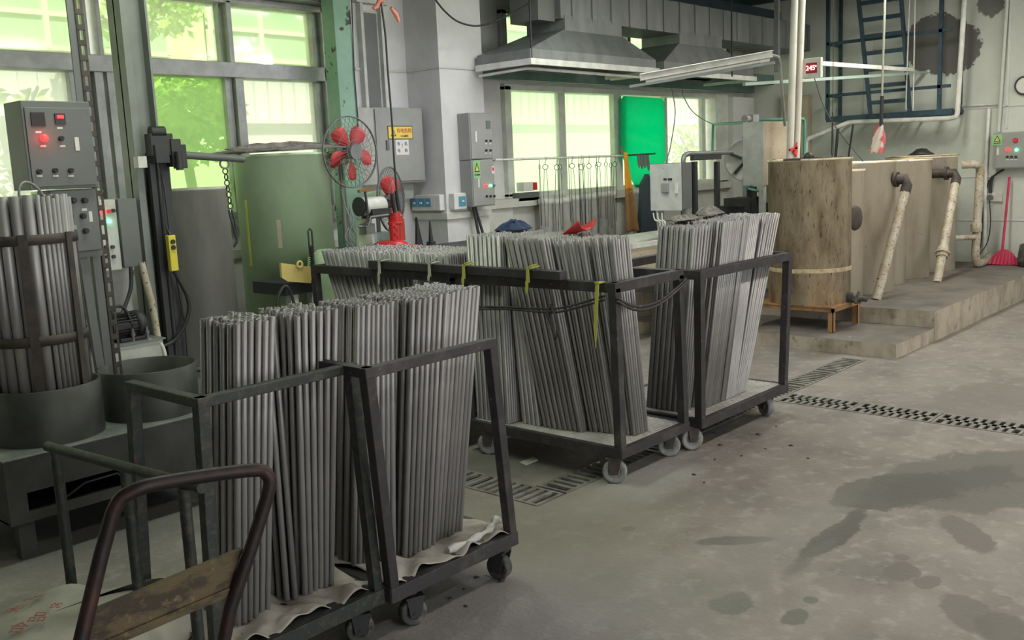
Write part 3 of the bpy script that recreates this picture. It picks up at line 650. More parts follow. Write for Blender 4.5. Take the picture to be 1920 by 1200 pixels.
bundle(1, [(2.175, 2.545), (2.33, 2.535), (2.33, 2.82), (2.20, 2.83)], [(2.225, 2.475), (2.40, 2.46), (2.40, 2.78), (2.24, 2.79)], R1, .214, 1.157)
bundle(1, [(2.335, 2.565), (2.50, 2.565), (2.50, 2.80), (2.335, 2.81)], [(2.405, 2.475), (2.575, 2.475), (2.575, 2.75), (2.41, 2.76)], R1, .214, 1.162)
R2 = .0082
bundle(2, [(3.80, 3.50), (4.15, 3.50), (4.15, 3.745), (3.80, 3.745)], [(3.79, 3.50), (4.17, 3.50), (4.17, 3.75), (3.79, 3.75)], R2, .195, 1.235)
bundle(2, [(3.89, 3.06), (4.2, 3.06), (4.2, 3.30), (3.86, 3.30)], [(3.80, 3.20), (4.22, 3.20), (4.22, 3.48), (3.80, 3.48)], R2, .195, 1.222)
bundle(2, [(3.86, 3.33), (4.1, 3.33), (4.1, 3.46), (3.86, 3.46)], [(3.83, 3.42), (4.1, 3.42), (4.1, 3.50), (3.83, 3.50)], R2, .195, 1.20)
bundle(2, [(3.96, 2.90), (4.2, 2.90), (4.2, 3.045), (3.93, 3.045)], [(3.88, 3.00), (4.2, 3.00), (4.2, 3.19), (3.86, 3.19)], R2, .195, 1.212)
bundle(2, [(3.99, 2.79), (4.12, 2.79), (4.16, 2.89), (3.97, 2.89)], [(3.92, 2.84), (4.07, 2.84), (4.12, 2.99), (3.89, 2.99)], R2, .195, 1.222)
bundle(3, [(4.54, 2.86), (4.66, 2.86), (4.66, 3.10), (4.54, 3.10)], [(4.58, 2.78), (4.78, 2.78), (4.72, 3.03), (4.60, 3.03)], R2*1.05, .188, 1.232)
bundle(3, [(4.68, 2.79), (4.86, 2.79), (4.86, 3.08), (4.68, 3.08)], [(4.80, 2.715), (5.02, 2.715), (5.02, 3.02), (4.76, 3.02)], R2*1.05, .188, 1.245)
bundle(3, [(4.88, 2.79), (5.04, 2.79), (5.04, 3.06), (4.88, 3.06)], [(5.03, 2.715), (5.22, 2.715), (5.22, 3.0), (5.03, 3.0)], R2*1.05, .188, 1.25)
bundle(3, [(5.06, 2.80), (5.20, 2.80), (5.20, 3.06), (5.06, 3.06)], [(5.24, 2.70), (5.455, 2.70), (5.43, 3.0), (5.24, 3.0)], R2*1.05, .188, 1.25)
ys = [3.90, 4.12, 4.36, 4.6, 4.76]
for k in range(4):
    l0 = .02+.10*k; l1 = .02+.10*(k+1) if k < 3 else .36
    bundle(4, [(3.80, ys[k]), (4.25, ys[k]), (4.25, ys[k+1]-.02), (3.80, ys[k+1]-.02)], [(3.79, ys[k]+l0-.02), (4.27, ys[k]+l0-.02), (4.27, ys[k+1]+l1-.04), (3.79, ys[k+1]+l1-.04)], R2, .188, 1.122-.003*k, .1)
TXT = ['thick grey rod standing in the bundle on the nearest green trolley', 'thick grey rod standing in the bundle on the second trolley with leaning posts',
       'thin grey rod standing on the black trolley with yellow ties', 'thin grey rod leaning outward on the trolley nearest the stained tanks', 'thin slanting grey rod on the rear black trolley']
GRP = ['rods on the nearest green trolley', 'rods on the second trolley', 'rods on the trolley with yellow ties', 'rods on the trolley nearest the tanks', 'rods on the rear trolley']
quota = [80, 90, 55, 50, 20]
cnt = [0]*5; ordd = sorted(range(len(RODS)), key=lambda i: (RODS[i][3], (RODS[i][0]-CAM).length)); single = set()
for i in ordd:
    c = RODS[i][4]
    if cnt[c] < quota[c]: cnt[c] += 1; single.add(i)
pm = {0: rod_mesh(R1, .95), 1: rod_mesh(R2, 1.03)}
proto = {}
rest = MB()
for i, (p, q, r, lay, c) in enumerate(RODS):
    d = q-p
    if i in single:
        thick = r > .009; L0 = .95 if thick else 1.03; k = 0 if thick else 1
        if c not in proto: o = D.objects.new('grey_rod', pm[k]); tag(o, TXT[c], 'rod', GRP[c]); proto[c] = o
        else: o = proto[c].copy()
        COL.objects.link(o); o.location = p; o.rotation_mode = 'QUATERNION'; o.rotation_quaternion = d.to_track_quat('Z', 'Y'); s_ = r/(R1 if thick else R2); o.scale = (s_, s_, d.length/L0)
    else:
        dn_ = d.normalized(); hr = r*.55; n = 8; x = dn_.orthogonal().normalized(); y = dn_.cross(x)
        ring = lambda c_, rr: [c_+(x*math.cos(2*PI*a/n)+y*math.sin(2*PI*a/n))*rr for a in range(n)]
        vv = ring(p, r)+ring(q, r)+ring(q, hr)+ring(q-dn_*.03, hr)
        rest.cur = 0; fs = [(a, (a+1) % n, n+(a+1) % n, n+a) for a in range(n)]
        rest.add(vv, fs, True); o_ = len(rest.v)-len(vv)
        for a in range(n): rest.f.append([o_+n+a, o_+n+(a+1) % n, o_+2*n+(a+1) % n, o_+2*n+a]); rest.s.append(False); rest.mi.append(0)
        for a in range(n): rest.f.append([o_+2*n+a, o_+2*n+(a+1) % n, o_+3*n+(a+1) % n, o_+3*n+a]); rest.s.append(False); rest.mi.append(1)
        rest.f.append([o_+3*n+a for a in range(n)]); rest.s.append(False); rest.mi.append(1)
o = rest.build('packed_rods', ['rod', 'rodin']); tag(o, 'hundreds of grey rods packed behind the front rows on all the trolleys', 'rods', kind='stuff')

# ------------------------------------------------------------------ things on and around the trolleys
def tie(name, label, cx, y, z, m, tail, up_=.05):
    """cord tied around the rail lying along Y at x = cx"""
    b = MB(); w_ = .012
    b.prism([(cx-.05, y-w_, z-.035), (cx-.05, y+w_, z-.03), (cx-.05, y+w_*.6, z+.035), (cx-.05, y-w_*.8, z+.035)], (.004, 0, 0))
    b.prism([(cx-.05, y-w_, z+.035), (cx-.05, y+w_, z+.035), (cx+.04, y+w_*.5, z+.04), (cx+.04, y-w_, z+.04)], (0, 0, .004))
    b.tube(curve([(cx-.045, y, z+.036), (cx-.055, y-.03, z+.05), (cx-.04, y-.06, z+.04+up_*.4)], 4), .005, 6)
    b.prism([(cx-.054, y-w_*.6, z-.03), (cx-.054, y+w_*1.1, z-.03), (cx-.056, y+w_*.9, z-.03-tail), (cx-.056, y-w_*.1, z-.03-tail)], (.003, 0, 0))
    return tag(b.build(name, m), label, 'tie')
b = MB().beam((3.735, 3.64, 1.052), (3.745, 4.52, 1.055), .05, .045); tag(b.build('angle_bar', 'cart', bevel=.003), 'dark steel bar tied on the rail of the rear trolley', 'bar')
b = MB().beam((3.73, 3.02, 1.050), (3.735, 3.72, 1.052), .055, .045); tag(b.build('angle_bar', 'cart', bevel=.003), 'dark steel bar tied with yellow cord on the rail of the front trolley', 'bar')
tie('cord_tie', 'yellow cord tie around the dark bar, left of the pair', 3.735, 3.68, 1.045, 'cord', .05)
tie('cord_tie', 'yellow cord tie around the dark bar, middle of the rail', 3.735, 3.22, 1.045, 'cord', .06)
tie('cord_tie', 'pale string tied around the rear bar, far left', 3.735, 4.38, 1.045, 'string', .07, .1)
tie('cord_tie', 'pale string tied around the rear bar, right of the far left one', 3.735, 3.95, 1.045, 'string', .03, .1)
b = MB().prism([(3.715, 2.79, 1.03), (3.715, 2.81, 1.03), (3.708, 2.825, .8), (3.706, 2.815, .70), (3.708, 2.805, .8)], (.004, 0, 0)).box(3.712, 3.76, 2.785, 2.815, 1.022, 1.028)
tag(b.build('hanging_ribbon', 'cord'), 'long yellow ribbon hanging from the rail corner beside the front post', 'ribbon')
b = MB()
for k in (0, .018): b.tube(curve([(3.735, 2.77, .96-k), (3.727, 2.98, .90-k), (3.73, 3.12, .875-k), (3.73, 3.4, .865-k*.6), (3.73, 3.75, .85-k)], 6), .006, 8)
b.tube(curve([(3.725, 3.10, .90), (3.712, 3.12, .86), (3.712, 3.10, .80), (3.72, 3.09, .75)], 5), .006, 6).tube(curve([(3.722, 3.10, .89), (3.715, 3.07, .84), (3.715, 3.06, .76), (3.72, 3.08, .72)], 5), .006, 6)
tag(b.build('rope', 'cart'), 'black rope stretched along the long side of the tied trolley with a knot', 'rope')
b = MB()
for k in (0, .016): b.tube(curve([(3.74, 2.70, .955-k), (3.86, 2.70, .90-k), (3.98, 2.70, .885-k*1.2), (4.12, 2.70, .895-k), (4.27, 2.70, .94-k), (4.36, 2.70, .975-k)], 6), .007, 8)
tag(b.build('rope', 'cart'), 'black rope sagging across the front end of the tied trolley', 'rope')
def rag(name, label, c, sx, sy, h, m, seed, amp=.25, peaks=()):
    rnd = random.Random(seed); ph = [rnd.uniform(0, 6) for _ in range(5)]
    def fn(u, v):
        a = 2*PI*u; rr = v
        k = 1+.16*math.sin(3*a+ph[0])+.1*math.sin(5*a+ph[1])
        x = math.cos(a)*rr*sx*k; y = math.sin(a)*rr*sy*k
        z = h*(1-rr**2.2)*(1+amp*math.sin(4*a+ph[2]+3*rr))+.012*math.sin(9*a+ph[3])*rr*(1-rr)*3
        for (px, py, pr, ph_) in peaks:
            z += ph_*math.exp(-((x-px)**2+(y-py)**2)/pr**2)
        return (c[0]+x, c[1]+y, c[2]+max(z, 0)+.002)
    return tag(MB().grid(fn, 36, 14).build(name, m, solid=.004), label, name.split('_')[-1] if '_' in name else name)
rag('navy_cap', 'dark navy cap lying on top of the rods beside the white column', (4.10, 3.66, 1.245), .12, .09, .038, 'navycloth', 4, .2, ((.03, .05, .04, .02),))
b = MB()
b.add([(4.235, 3.13, 1.262), (4.19, 3.32, 1.25), (4.30, 3.02, 1.30), (4.21, 3.03, 1.22), (4.12, 3.10, 1.225), (4.33, 3.18, 1.24)], [(0, 1, 4), (0, 4, 3), (0, 3, 2), (0, 2, 5), (0, 5, 1)])
sc = on('X', 4.12, 1080, 432)
def scoop(u, v):
    a = -1+2*u; L_ = v
    return (sc.x+.075*math.sin(a*1.4)*(.35+.65*L_), sc.y+.12-.2*L_, sc.z-.045+.05*L_+.055*abs(a)**2*L_)
b = MB().grid(scoop, 12, 12); tag(b.build('red_scoop', 'redp', solid=.004), 'bright red plastic scoop lying on top of the thin rods', 'scoop')
rag('grey_rag', 'crumpled grey rag on top of the outward-leaning rods, left of two', (4.78, 2.98, 1.255), .12, .07, .018, 'fabric', 9)
rag('grey_rag', 'twisted grey rag on top of the outward-leaning rods, right of two', (5.08, 2.98, 1.265), .11, .06, .035, 'fabric', 12)
# ------------------------------------------------------------------ left machine bench with rings
t = thing('machine_bench', 'low dark steel box bench under the rod basket and the empty ring', 'bench', (2.0, 4.7, 0))
b = MB().box(1.46, 2.53, 4.262, 4.285, .30, .455).box(1.46, 2.53, 4.262, 4.285, .17, .215).box(1.46, 1.54, 4.262, 4.285, .215, .30).box(2.05, 2.53, 4.262, 4.285, .215, .30).box(1.46, 1.48, 4.285, 5.0, .17, .455).box(2.51, 2.53, 4.285, 5.0, .17, .455)
b.box(1.46, 2.53, 4.98, 5.0, .17, .455).box(1.46, 2.53, 4.285, 4.98, .17, .18)
part(b, 'bench_body', 'steel', t)
part(MB().box(1.455, 2.535, 4.258, 5.005, .455, .463), 'bench_top', 'steelt', t, bevel=.002)
for (x, y) in ((1.50, 4.30), (2.44, 4.30), (1.50, 4.93), (2.44, 4.93)): part(MB().box(x, x+.07, y, y+.05, 0, .17), 'foot', 'steel', t)
b = MB().tube([(1.72, 4.30, .225), (1.80, 4.285, .27), (1.95, 4.28, .275), (1.97, 4.29, .25)], .006, 6); part(b, 'pull_handle', 'dark', t)
t2 = thing('machine_plinth', 'darker steel plinth behind the bench, carrying the grey cylinder', 'plinth', (2.9, 5.5, 0))
part(MB().box(1.9, 3.45, 5.02, 6.05, 0, .38), 'plinth_body', 'steel', t2); part(MB().box(1.88, 3.47, 5.01, 6.06, .38, .39), 'plinth_top', 'steelt', t2)
part(MB().cyl((2.78, 4.93+.12, .52), (3.12, 5.02, .50), .017, 12).box(3.1, 3.14, 5.0, 5.05, .39, .53), 'lever', 'cart', t2)
def ringobj(label, cx, cy, z0, z1, r):
    b = MB().lathe((cx, cy, 0), [(r, z0), (r, z1), (r-.004, z1+.003), (r-.010, z1), (r-.010, z0)], 72)
    b.lathe((cx, cy, 0), [(r-.010, z0+.002), (0, z0+.002)], 72)
    return tag(b.build('steel_ring', 'steel'), label, 'ring')
ringobj('steel ring standing around the foot of the round rod basket', 1.775, 4.535, .464, .71, .238)
ringobj('empty open steel ring standing on the bench beside the rod basket', 2.275, 4.53, .464, .70, .232)
# basket of rods
t = thing('rod_basket', 'round strapped cage of rusty flat bars holding upright tubes in the ring', 'basket', (1.775, 4.535, .47))
for z in (.93, 1.375):
    part(MB().lathe((1.775, 4.535, 0), [(.207, z-.022), (.207, z+.022), (.213, z+.022), (.213, z-.022)], 60, True), 'hoop', 'rust', t)
for a in (244, 300, 0, 60, 120, 184):
    a_ = math.radians(a); c, s_ = math.cos(a_), math.sin(a_)
    p = Vector((1.775+.215*c, 4.535+.215*s_, 0)); b = MB().beam(p+Vector((0, 0, .47)), p+Vector((0, 0, 1.40)), .038, .006, (c, s_, 0)); part(b, 'upright_bar', 'rust', t)
part(MB().lathe((1.775, 4.535, 0), [(0, .468), (.20, .468), (.20, .474), (0, .474)], 40), 'base_plate', 'rust', t)
b = MB().tube(curve([(1.72, 4.42, 1.50), (1.725, 4.42, 1.60), (1.77, 4.44, 1.625), (1.83, 4.46, 1.58), (1.85, 4.46, 1.50)], 6), .006, 8); part(b, 'bail_handle', 'cableg', t)
def shaft(r, L_, n=16):
    b = MB(); hr = r*.72
    b.lathe((0, 0, 0), [(0, 0), (r, 0), (r, L_-.001), (r-.001, L_), (hr, L_)], n); b.cur = 1; b.lathe((0, 0, 0), [(hr, L_), (hr, L_-.05), (0, L_-.05)], n)
    me = D.meshes.new('shaft'); me.from_pydata(b.v, [], b.f); me.polygons.foreach_set('use_smooth', [True]*len(b.f)); me.polygons.foreach_set('material_index', b.mi); me.materials.append(M['rod']); me.materials.append(M['rodin']); return me
mb_, ms_ = shaft(.0235, 1.08), shaft(.0105, 1.08)
def put(me, items, label, grp):
    pr = None
    for (x, y, h) in items:
        if pr is None: o = D.objects.new('steel_tube', me); tag(o, label, 'tube', grp); pr = o
        else: o = pr.copy()
        COL.objects.link(o); o.location = (x, y, .475); o.scale = (1, 1, h); o.rotation_euler = (0, 0, random.uniform(0, 6))
big = []; sml = []; rnd = random.Random(5)
for rr, n in ((.178, 22), (.128, 15), (.078, 9), (.026, 3)):
    for k in range(n):
        a = 2*PI*k/n+rr*9; d_ = math.degrees(a) % 360
        x = 1.775+rr*math.cos(a); y = 4.535+rr*math.sin(a)
        if 215 < d_ < 262 or (d_ <= 215 and d_ > 60) or rr < .1: big.append((x, y, 1+rnd.uniform(-.01, .012)))
        elif rr > .17: pass
for q, (rr, off) in enumerate(((.190, 0), (.168, .5), (.146, 0), (.124, .5))):
    st = .0225/rr; n = int(math.radians(146)/st)
    for k in range(n):
        a = math.radians(-93)+(k+off)*st
        sml.append((1.775+rr*math.cos(a), 4.535+rr*math.sin(a), 1.0+rnd.uniform(-.008, .012)))
big = [b_ for b_ in big if not any(math.hypot(b_[0]-s_[0], b_[1]-s_[1]) < .032 for s_ in sml)]
put(mb_, big, 'thick grey tube standing in the round strapped basket', 'thick tubes in the round basket'); put(ms_, sml, 'slim grey tube standing in the right half of the round basket', 'slim tubes in the round basket')

# ------------------------------------------------------------------ tall cylinders at the window
def drum(name, label, cx, cy, r, z0, z1, m, lip=.006):
    b = MB().lathe((cx, cy, 0), [(0, z0), (r, z0), (r, z1-.02), (r+lip, z1-.018), (r+lip, z1), (r-.008, z1), (r-.008, z1-.25), (0, z1-.25)], 72); return tag(b.build(name, m), label, 'tank')
gc = on('Y', 5.55, 366, 500)
drum('steel_cylinder', 'tall scratched grey steel cylinder standing behind the hoist mast', gc.x+.02, 5.52, .205, .392, 1.555, 'cyl')
g2 = on('Y', 5.9, 541, 400)
t = thing('round_tank', 'large pale green-grey round tank standing below the left window', 'tank', (g2.x, 5.95, 0))
R_ = .335; cx, cy = g2.x+.01, 5.95
b = MB().lathe((cx, cy, 0), [(0, 0), (R_, 0), (R_, 1.74), (R_+.008, 1.742), (R_+.008, 1.76), (R_-.01, 1.76), (R_-.01, 1.5), (0, 1.5)], 80); part(b, 'tank_shell', 'gtank', t)
def patch(px, py0, py1, wdeg, m, name):
    """thin patch following the round shell"""
    b = MB(); best = None
    for k in range(720):
        a = math.radians(k/2); q = Vector((cx+R_*math.cos(a), cy+R_*math.sin(a), 1.4))
        if (q-CAM).dot(Vector((math.cos(a), math.sin(a), 0))) > 0: continue
        v = q-CAM; w_ = v.dot(fw); x = 960+F*v.dot(rt)/w_
        if best is None or abs(x-px) < best[0]: best = (abs(x-px), a, w_)
    a0 = best[1]; zz = lambda y: 1.6-(y-305)/F*best[2]
    n = 5
    for i in range(n):
        p = [math.radians(wdeg)*(j/n-.5)+a0 for j in (i, i+1)]
        b.add([(cx+(R_+.0015)*math.cos(p[0]), cy+(R_+.0015)*math.sin(p[0]), zz(py1)), (cx+(R_+.0015)*math.cos(p[1]), cy+(R_+.0015)*math.sin(p[1]), zz(py1)), (cx+(R_+.0015)*math.cos(p[1]), cy+(R_+.0015)*math.sin(p[1]), zz(py0)), (cx+(R_+.0015)*math.cos(p[0]), cy+(R_+.0015)*math.sin(p[0]), zz(py0))], [(0, 1, 2, 3)])
    part(b, name, m, t)
patch(462, 345, 470, 5, 'cord', 'yellow_stripe'); patch(520, 385, 438, 5, 'beige', 'tape_patch')
b = MB(); rnd = random.Random(2)
for k in range(7):
    y = cy-.3+.6*k/7; x0_ = cx-.30+rnd.uniform(-.25, .1); x1_ = cx+.22+rnd.uniform(-.1, .12); z = 1.772+.012*(k % 3)
    b.add([(x0_, y-.03, z), (x1_, y-.04, z+.02), (x1_+.03, y+.06, z+.035), ((x0_+x1_)/2, y+.02, z+.05), (x0_, y+.05, z+.012)], [(0, 1, 2, 3, 4)])
tag(b.build('plastic_sheeting', 'fabric', solid=.006), 'folded dark sheeting piled on top of the pale green round tank', 'sheeting')
b = MB().lathe((2.62, 6.0, 0), [(0, 1.545), (.2, 1.545), (.205, 1.56), (.2, 1.575), (.05, 1.585), (0, 1.585)], 40).cyl((2.62, 6.0, .392), (2.62, 6.0, 1.545), .18, 40)
tag(b.build('steel_drum', 'gtank'), 'pale drum with dark lid behind the hoist column', 'drum')

# ------------------------------------------------------------------ hoist column
t = thing('hoist_column', 'tall grey steel column with black lifting mast beside the window', 'hoist', (2.70, 5.15, .39))
x0, x1, yb = 2.60, 2.755, 5.12
b = MB().box(x0, x0+.012, yb-.05, yb+.09, .392, ZC).box(x1-.012, x1, yb-.05, yb+.09, .392, ZC).box(x0, x1, yb+.01, yb+.022, .392, ZC).box(x0, x0+.04, yb-.055, yb-.05, .392, ZC); part(b, 'column', 'bar', t)
b = MB().box(2.655, 2.69, yb-.10, yb-.06, .60, 1.76).box(2.70, 2.775, yb-.09, yb-.05, .60, 1.72).box(2.665, 2.76, yb-.07, yb-.03, .60, 1.70).cyl((2.70, yb-.10, .62), (2.70, yb-.10, 1.72), .014, 10); part(b, 'mast', 'dark', t)
b = MB().box(2.57, 2.62, yb-.14, yb-.09, 1.68, 1.74); part(b, 'side_bracket', 'white', t)
b = MB().box(2.65, 2.78, yb-.15, yb-.08, 1.74, 1.86).box(2.76, 2.82, yb-.16, yb-.06, 1.68, 1.83).box(2.66, 2.74, yb-.17, yb-.10, 1.70, 1.80).cyl((2.66, yb-.13, 1.87), (2.74, yb-.13, 1.87), .03, 14).cyl((2.78, yb-.19, 1.66), (2.78, yb-.19, 1.76), .02, 10)
part(b, 'carriage', 'dark', t, bevel=.003)
b = MB().box(2.815, 2.86, yb-.14, yb-.06, 1.67, 1.80); part(b, 'arm_socket', 'dark', t, bevel=.003)
b = MB().cyl((2.86, yb-.10, 1.743), (3.27, yb-.06, 1.712), .021, 16); part(b, 'lifting_arm', 'greyd', t)
sh = Vector((3.135, yb-.07, 1.70)); b = MB()
b.lathe(sh-Vector((0, 0, .012)), [(.026+.006*math.cos(a), .006*math.sin(a)) for a in [k*PI/4 for k in range(8)]], 20, True, axis=(.3, 1, 0)); part(b, 'shackle', 'duct', t)
for k in range(7):
    c = sh+Vector((.006*k*.4, 0, -.055-.034*k)); ax = (1, 0, 0) if k % 2 else (0, 1, 0)
    part(MB().lathe(c, [(.016+.004*math.cos(a), .004*math.sin(a)) for a in [q*PI/3 for q in range(6)]], 14, True, axis=ax), 'chain_link', 'dark', t)
for dx in (0, .02):
    b = MB().tube(curve([sh+Vector((dx, 0, -.28)), sh+Vector((.01+dx, -.01, -.36)), sh+Vector((.03, -.01, -.46)), sh+Vector((.012, 0, -.50))], 5), .007, 8); part(b, 'sling', 'dark', t)
t = thing('pendant_control', 'yellow hanging pendant control with two round buttons', 'pendant control', on('Y', 4.95, 323, 475))
p = on('Y', 4.95, 319, 441); q = on('Y', 4.95, 326, 508)
part(MB().beam(p, q, .044, .035, (0, 1, 0)), 'control_body', 'yellow', t, bevel=.004)
for k in (.18, .34):
    c = p.lerp(q, k)+Vector((0, -.018, 0)); part(MB().cyl(c, c+Vector((0, -.008, 0)), .0105, 16).lathe(c, [(.0105, .004), (.013, .004), (.013, .009), (.0105, .009)], 16, True, axis=(0, -1, 0)), 'button', 'black', t)
b = MB().tube(curve([p, on('Y', 4.97, 314, 400), on('Y', 5.0, 308, 350), on('Y', 5.02, 300, 320)], 5), .006, 8).tube([p, on('Y', 4.97, 312, 425)], [.012, .006], 8)
part(b, 'lead', 'cable', t)
b = MB().tube(curve([q, on('Y', 4.97, 352, 560), on('Y', 4.98, 350, 600), on('Y', 5.0, 325, 640), on('Y', 5.0, 285, 652), on('Y', 4.95, 250, 648)], 7), .011, 8); tag(b.build('hydraulic_hose', 'cable'), 'thick hose looping from below the yellow pendant to the motor', 'hose')
b = MB().tube(curve([on('Y', 5.0, 328, 512), on('Y', 5.0, 338, 560), on('Y', 5.0, 348, 620), on('Y', 5.0, 352, 690)], 6), .004, 6); tag(b.build('thin_cable', 'cable'), 'thin black cable hanging straight below the yellow pendant', 'cable')

# ------------------------------------------------------------------ slotted angle post
t = thing('slotted_post', 'rusty slotted angle post rising to the ceiling beside the control box', 'post', (2.23, 4.72, .39))
def slotpost(px_top, px_bot, y, z0, z1):
    b = MB(); a = on('Y', y, px_top, 0); x = a.x
    w_ = .036; b.box(x-.022, x-.019, y, y+.02, z0, z1)
    z = z0
    while z < z1:
        b.box(x-.018, x-.008, y, y+.003, z, min(z+.075, z1)).box(x+.008, x+.020, y, y+.003, z, min(z+.075, z1)).box(x-.008, x+.008, y, y+.003, z, z+.028); z += .072
    return b, x
b, xs = slotpost(146, 205, 4.72, .464, ZC); part(b, 'angle_iron', 'rust', t)
b = MB().box(xs-.055, xs-.022, 4.725, 4.735, 1.98, ZC); part(b, 'flange', 'greyd', t)

# ------------------------------------------------------------------ control boxes
def signp(mb, c, w_, h, nrm='-y', th=.0015):
    mb.box(c[0]-w_/2, c[0]+w_/2, c[1]-th, c[1], c[2]-h/2, c[2]+h/2); return mb
Yb = 4.62
def by(x, y): p = on('Y', Yb, x, y); return p
tl, tr_, bl_ = by(40, 197), by(163, 192), by(52, 355)
t = thing('control_box', 'large dark grey control box with a glowing red lamp, beside the slotted post', 'control box', (tl.x+.14, Yb+.07, 1.58))
X0, X1, Z0, Z1 = tl.x-.005, tr_.x+.01, 1.588, 1.992
part(MB().box(X0, X1, Yb, Yb+.19, Z0, Z1), 'box_body', 'grey' if 0 else 'greyd', t, bevel=.004)
part(MB().box(X0+.012, X1-.008, Yb-.006, Yb, Z0+.012, Z1-.03), 'door', 'greyd', t, bevel=.003)
def front(px, py): p = by(px, py); return Vector((p.x, Yb-.006, p.z))
c = front(70, 224); part(signp(MB(), c, .062, .062, th=.005), 'meter_window', 'black', t)
c = front(111, 221); part(MB().box(c.x-.024, c.x+.024, c.y-.006, c.y, c.z-.03, c.z+.02), 'timer', 'dark', t); part(signp(MB(), c+Vector((0, -.007, .004)), .030, .014), 'timer_display', 'ledr', t)
c = front(80, 259); part(MB().cyl(c, c+Vector((0, -.018, 0)), .0165, 20).cyl(c+Vector((0, -.018, 0)), c+Vector((0, -.024, 0)), .0165, 20, .008), 'indicator_lamp', 'ledr', t)
lp = D.lights.new('lamp_glow', 'POINT'); lp.energy = .10; lp.color = (1, .05, .03); lp.shadow_soft_size = .015
lo = D.objects.new('lamp_glow', lp); COL.objects.link(lo); lo.location = c+Vector((0, -.05, 0))
for (px, py) in ((113, 258), (72, 320), (102, 318), (131, 318)):
    c = front(px, py+2); part(MB().cyl(c, c+Vector((0, -.012, 0)), .012, 14).beam(c+Vector((-.008, -.016, -.006)), c+Vector((.008, -.016, .006)), .006, .008, (0, 1, 0)), 'selector_knob', 'black', t)
b = MB()
for (px, py) in ((111, 240), (80, 274), (71, 248), (116, 274), (73, 330), (103, 330), (132, 330)):
    part(signp(MB(), front(px, py), .026, .009), 'name_plate', 'paper', t)
c = front(143, 270); part(signp(MB(), c, .02, .062, th=.004), 'door_latch', 'paper', t)
# lower box and legs
bl = by(118, 360); br = by(183, 355)
t = thing('switch_box', 'dark switch box with black knobs hung below the large control box', 'control box', (bl.x+.1, Yb+.1, 1.27))
part(MB().box(X0+.10, X1+.0, Yb+.03, Yb+.18, 1.285, 1.583), 'box_body', 'greyd', t, bevel=.004)
for (px, py) in ((137, 376), (158, 376), (130, 405), (155, 405), (160, 433)):
    p = on('Y', Yb+.03, px, py); part(MB().cyl(p, p+Vector((0, -.016, 0)), .014, 14).cyl(p+Vector((0, -.016, 0)), p+Vector((0, -.022, 0)), .010, 14), 'button', 'black', t)
for (px, py) in ((130, 393), (158, 393)):
    part(signp(MB(), on('Y', Yb+.03, px, py), .025, .012), 'name_plate', 'paper', t)
p = on('Y', Yb+.03, 170, 406); part(signp(MB(), p, .016, .05), 'label_strip', 'paper', t)
p = on('Y', Yb+.03, 133, 432); part(MB().box(p.x-.02, p.x+.02, p.y-.02, p.y, p.z-.025, p.z+.025), 'socket', 'grey', t)
lg = thing('box_stand', 'slanting dark steel stand legs below the control boxes', 'stand', (X1-.08, Yb+.1, .464))
a_ = on('Y', Yb+.09, 152, 470); c_ = on('Y', Yb+.09, 185, 640); part(MB().beam(a_, (c_.x, Yb+.09, .464), .04, .03, (0, 1, 0)), 'leg', 'greyd', lg)
a_ = on('Y', Yb+.12, 177, 470); part(MB().beam(a_, (a_.x+.005, Yb+.12, .464), .04, .03, (0, 1, 0)), 'leg', 'greyd', lg)
part(MB().box(X0+.12, X1+.01, Yb+.05, Yb+.16, 1.255, 1.284), 'cross_plate', 'greyd', lg)
# second panel box behind
Y2 = 5.02
a_ = on('Y', Y2, 188, 375); c_ = on('Y', Y2, 232, 505); d_ = on('Y', Y2, 262, 370)
t = thing('control_box', 'pale control panel with a small red lamp between the slotted post and hoist', 'control box', (a_.x+.1, Y2+.1, c_.z))
xa, xb = a_.x-.01, on('Y', Y2, 222, 430).x; xc = on('Y', Y2, 258, 430).x
part(MB().box(xa, xb, Y2, Y2+.012, c_.z, a_.z), 'door', 'oldgrey', t, bevel=.003)
part(MB().box(xb+.003, xc, Y2-.02, Y2+.15, c_.z+.01, a_.z), 'box_body', 'greyd', t, bevel=.003)
for (px, py, m) in ((192, 397, 'ledr'), (203, 396, 'red'), (211, 395, 'black'), (203, 415, 'ledg')):
    p = on('Y', Y2, px, py); part(MB().cyl(p, p+Vector((0, -.018, 0)), .010, 14), 'button', m, t)
for (px, py) in ((198, 463), (210, 463), (200, 481), (212, 481)):
    p = on('Y', Y2, px, py); part(MB().cyl(p, p+Vector((0, -.016, 0)), .010, 12), 'selector_knob', 'dark', t)
part(MB().box(xa-.0, xc, Y2+.15, Y2+.20, c_.z-.75, a_.z), 'back_plate', 'oldgrey', t)
# inclined pipe and hoses
b = MB().tube([on('Y', 5.0, 265, 492), on('Y', 4.98, 285, 570), on('Y', 4.96, 305, 690)], .019, 10); tag(b.build('sloping_pipe', 'pvc'), 'pale sloping pipe beside the black hoist mast', 'pipe')
b = MB().tube(curve([on('Y', 5.0, 245, 500), on('Y', 5.0, 245, 540), on('Y', 4.98, 232, 580), on('Y', 4.96, 222, 600)], 5), .011, 8); tag(b.build('conduit_hose', 'cable'), 'dark ribbed conduit hose from the pale panel to the motor', 'hose')
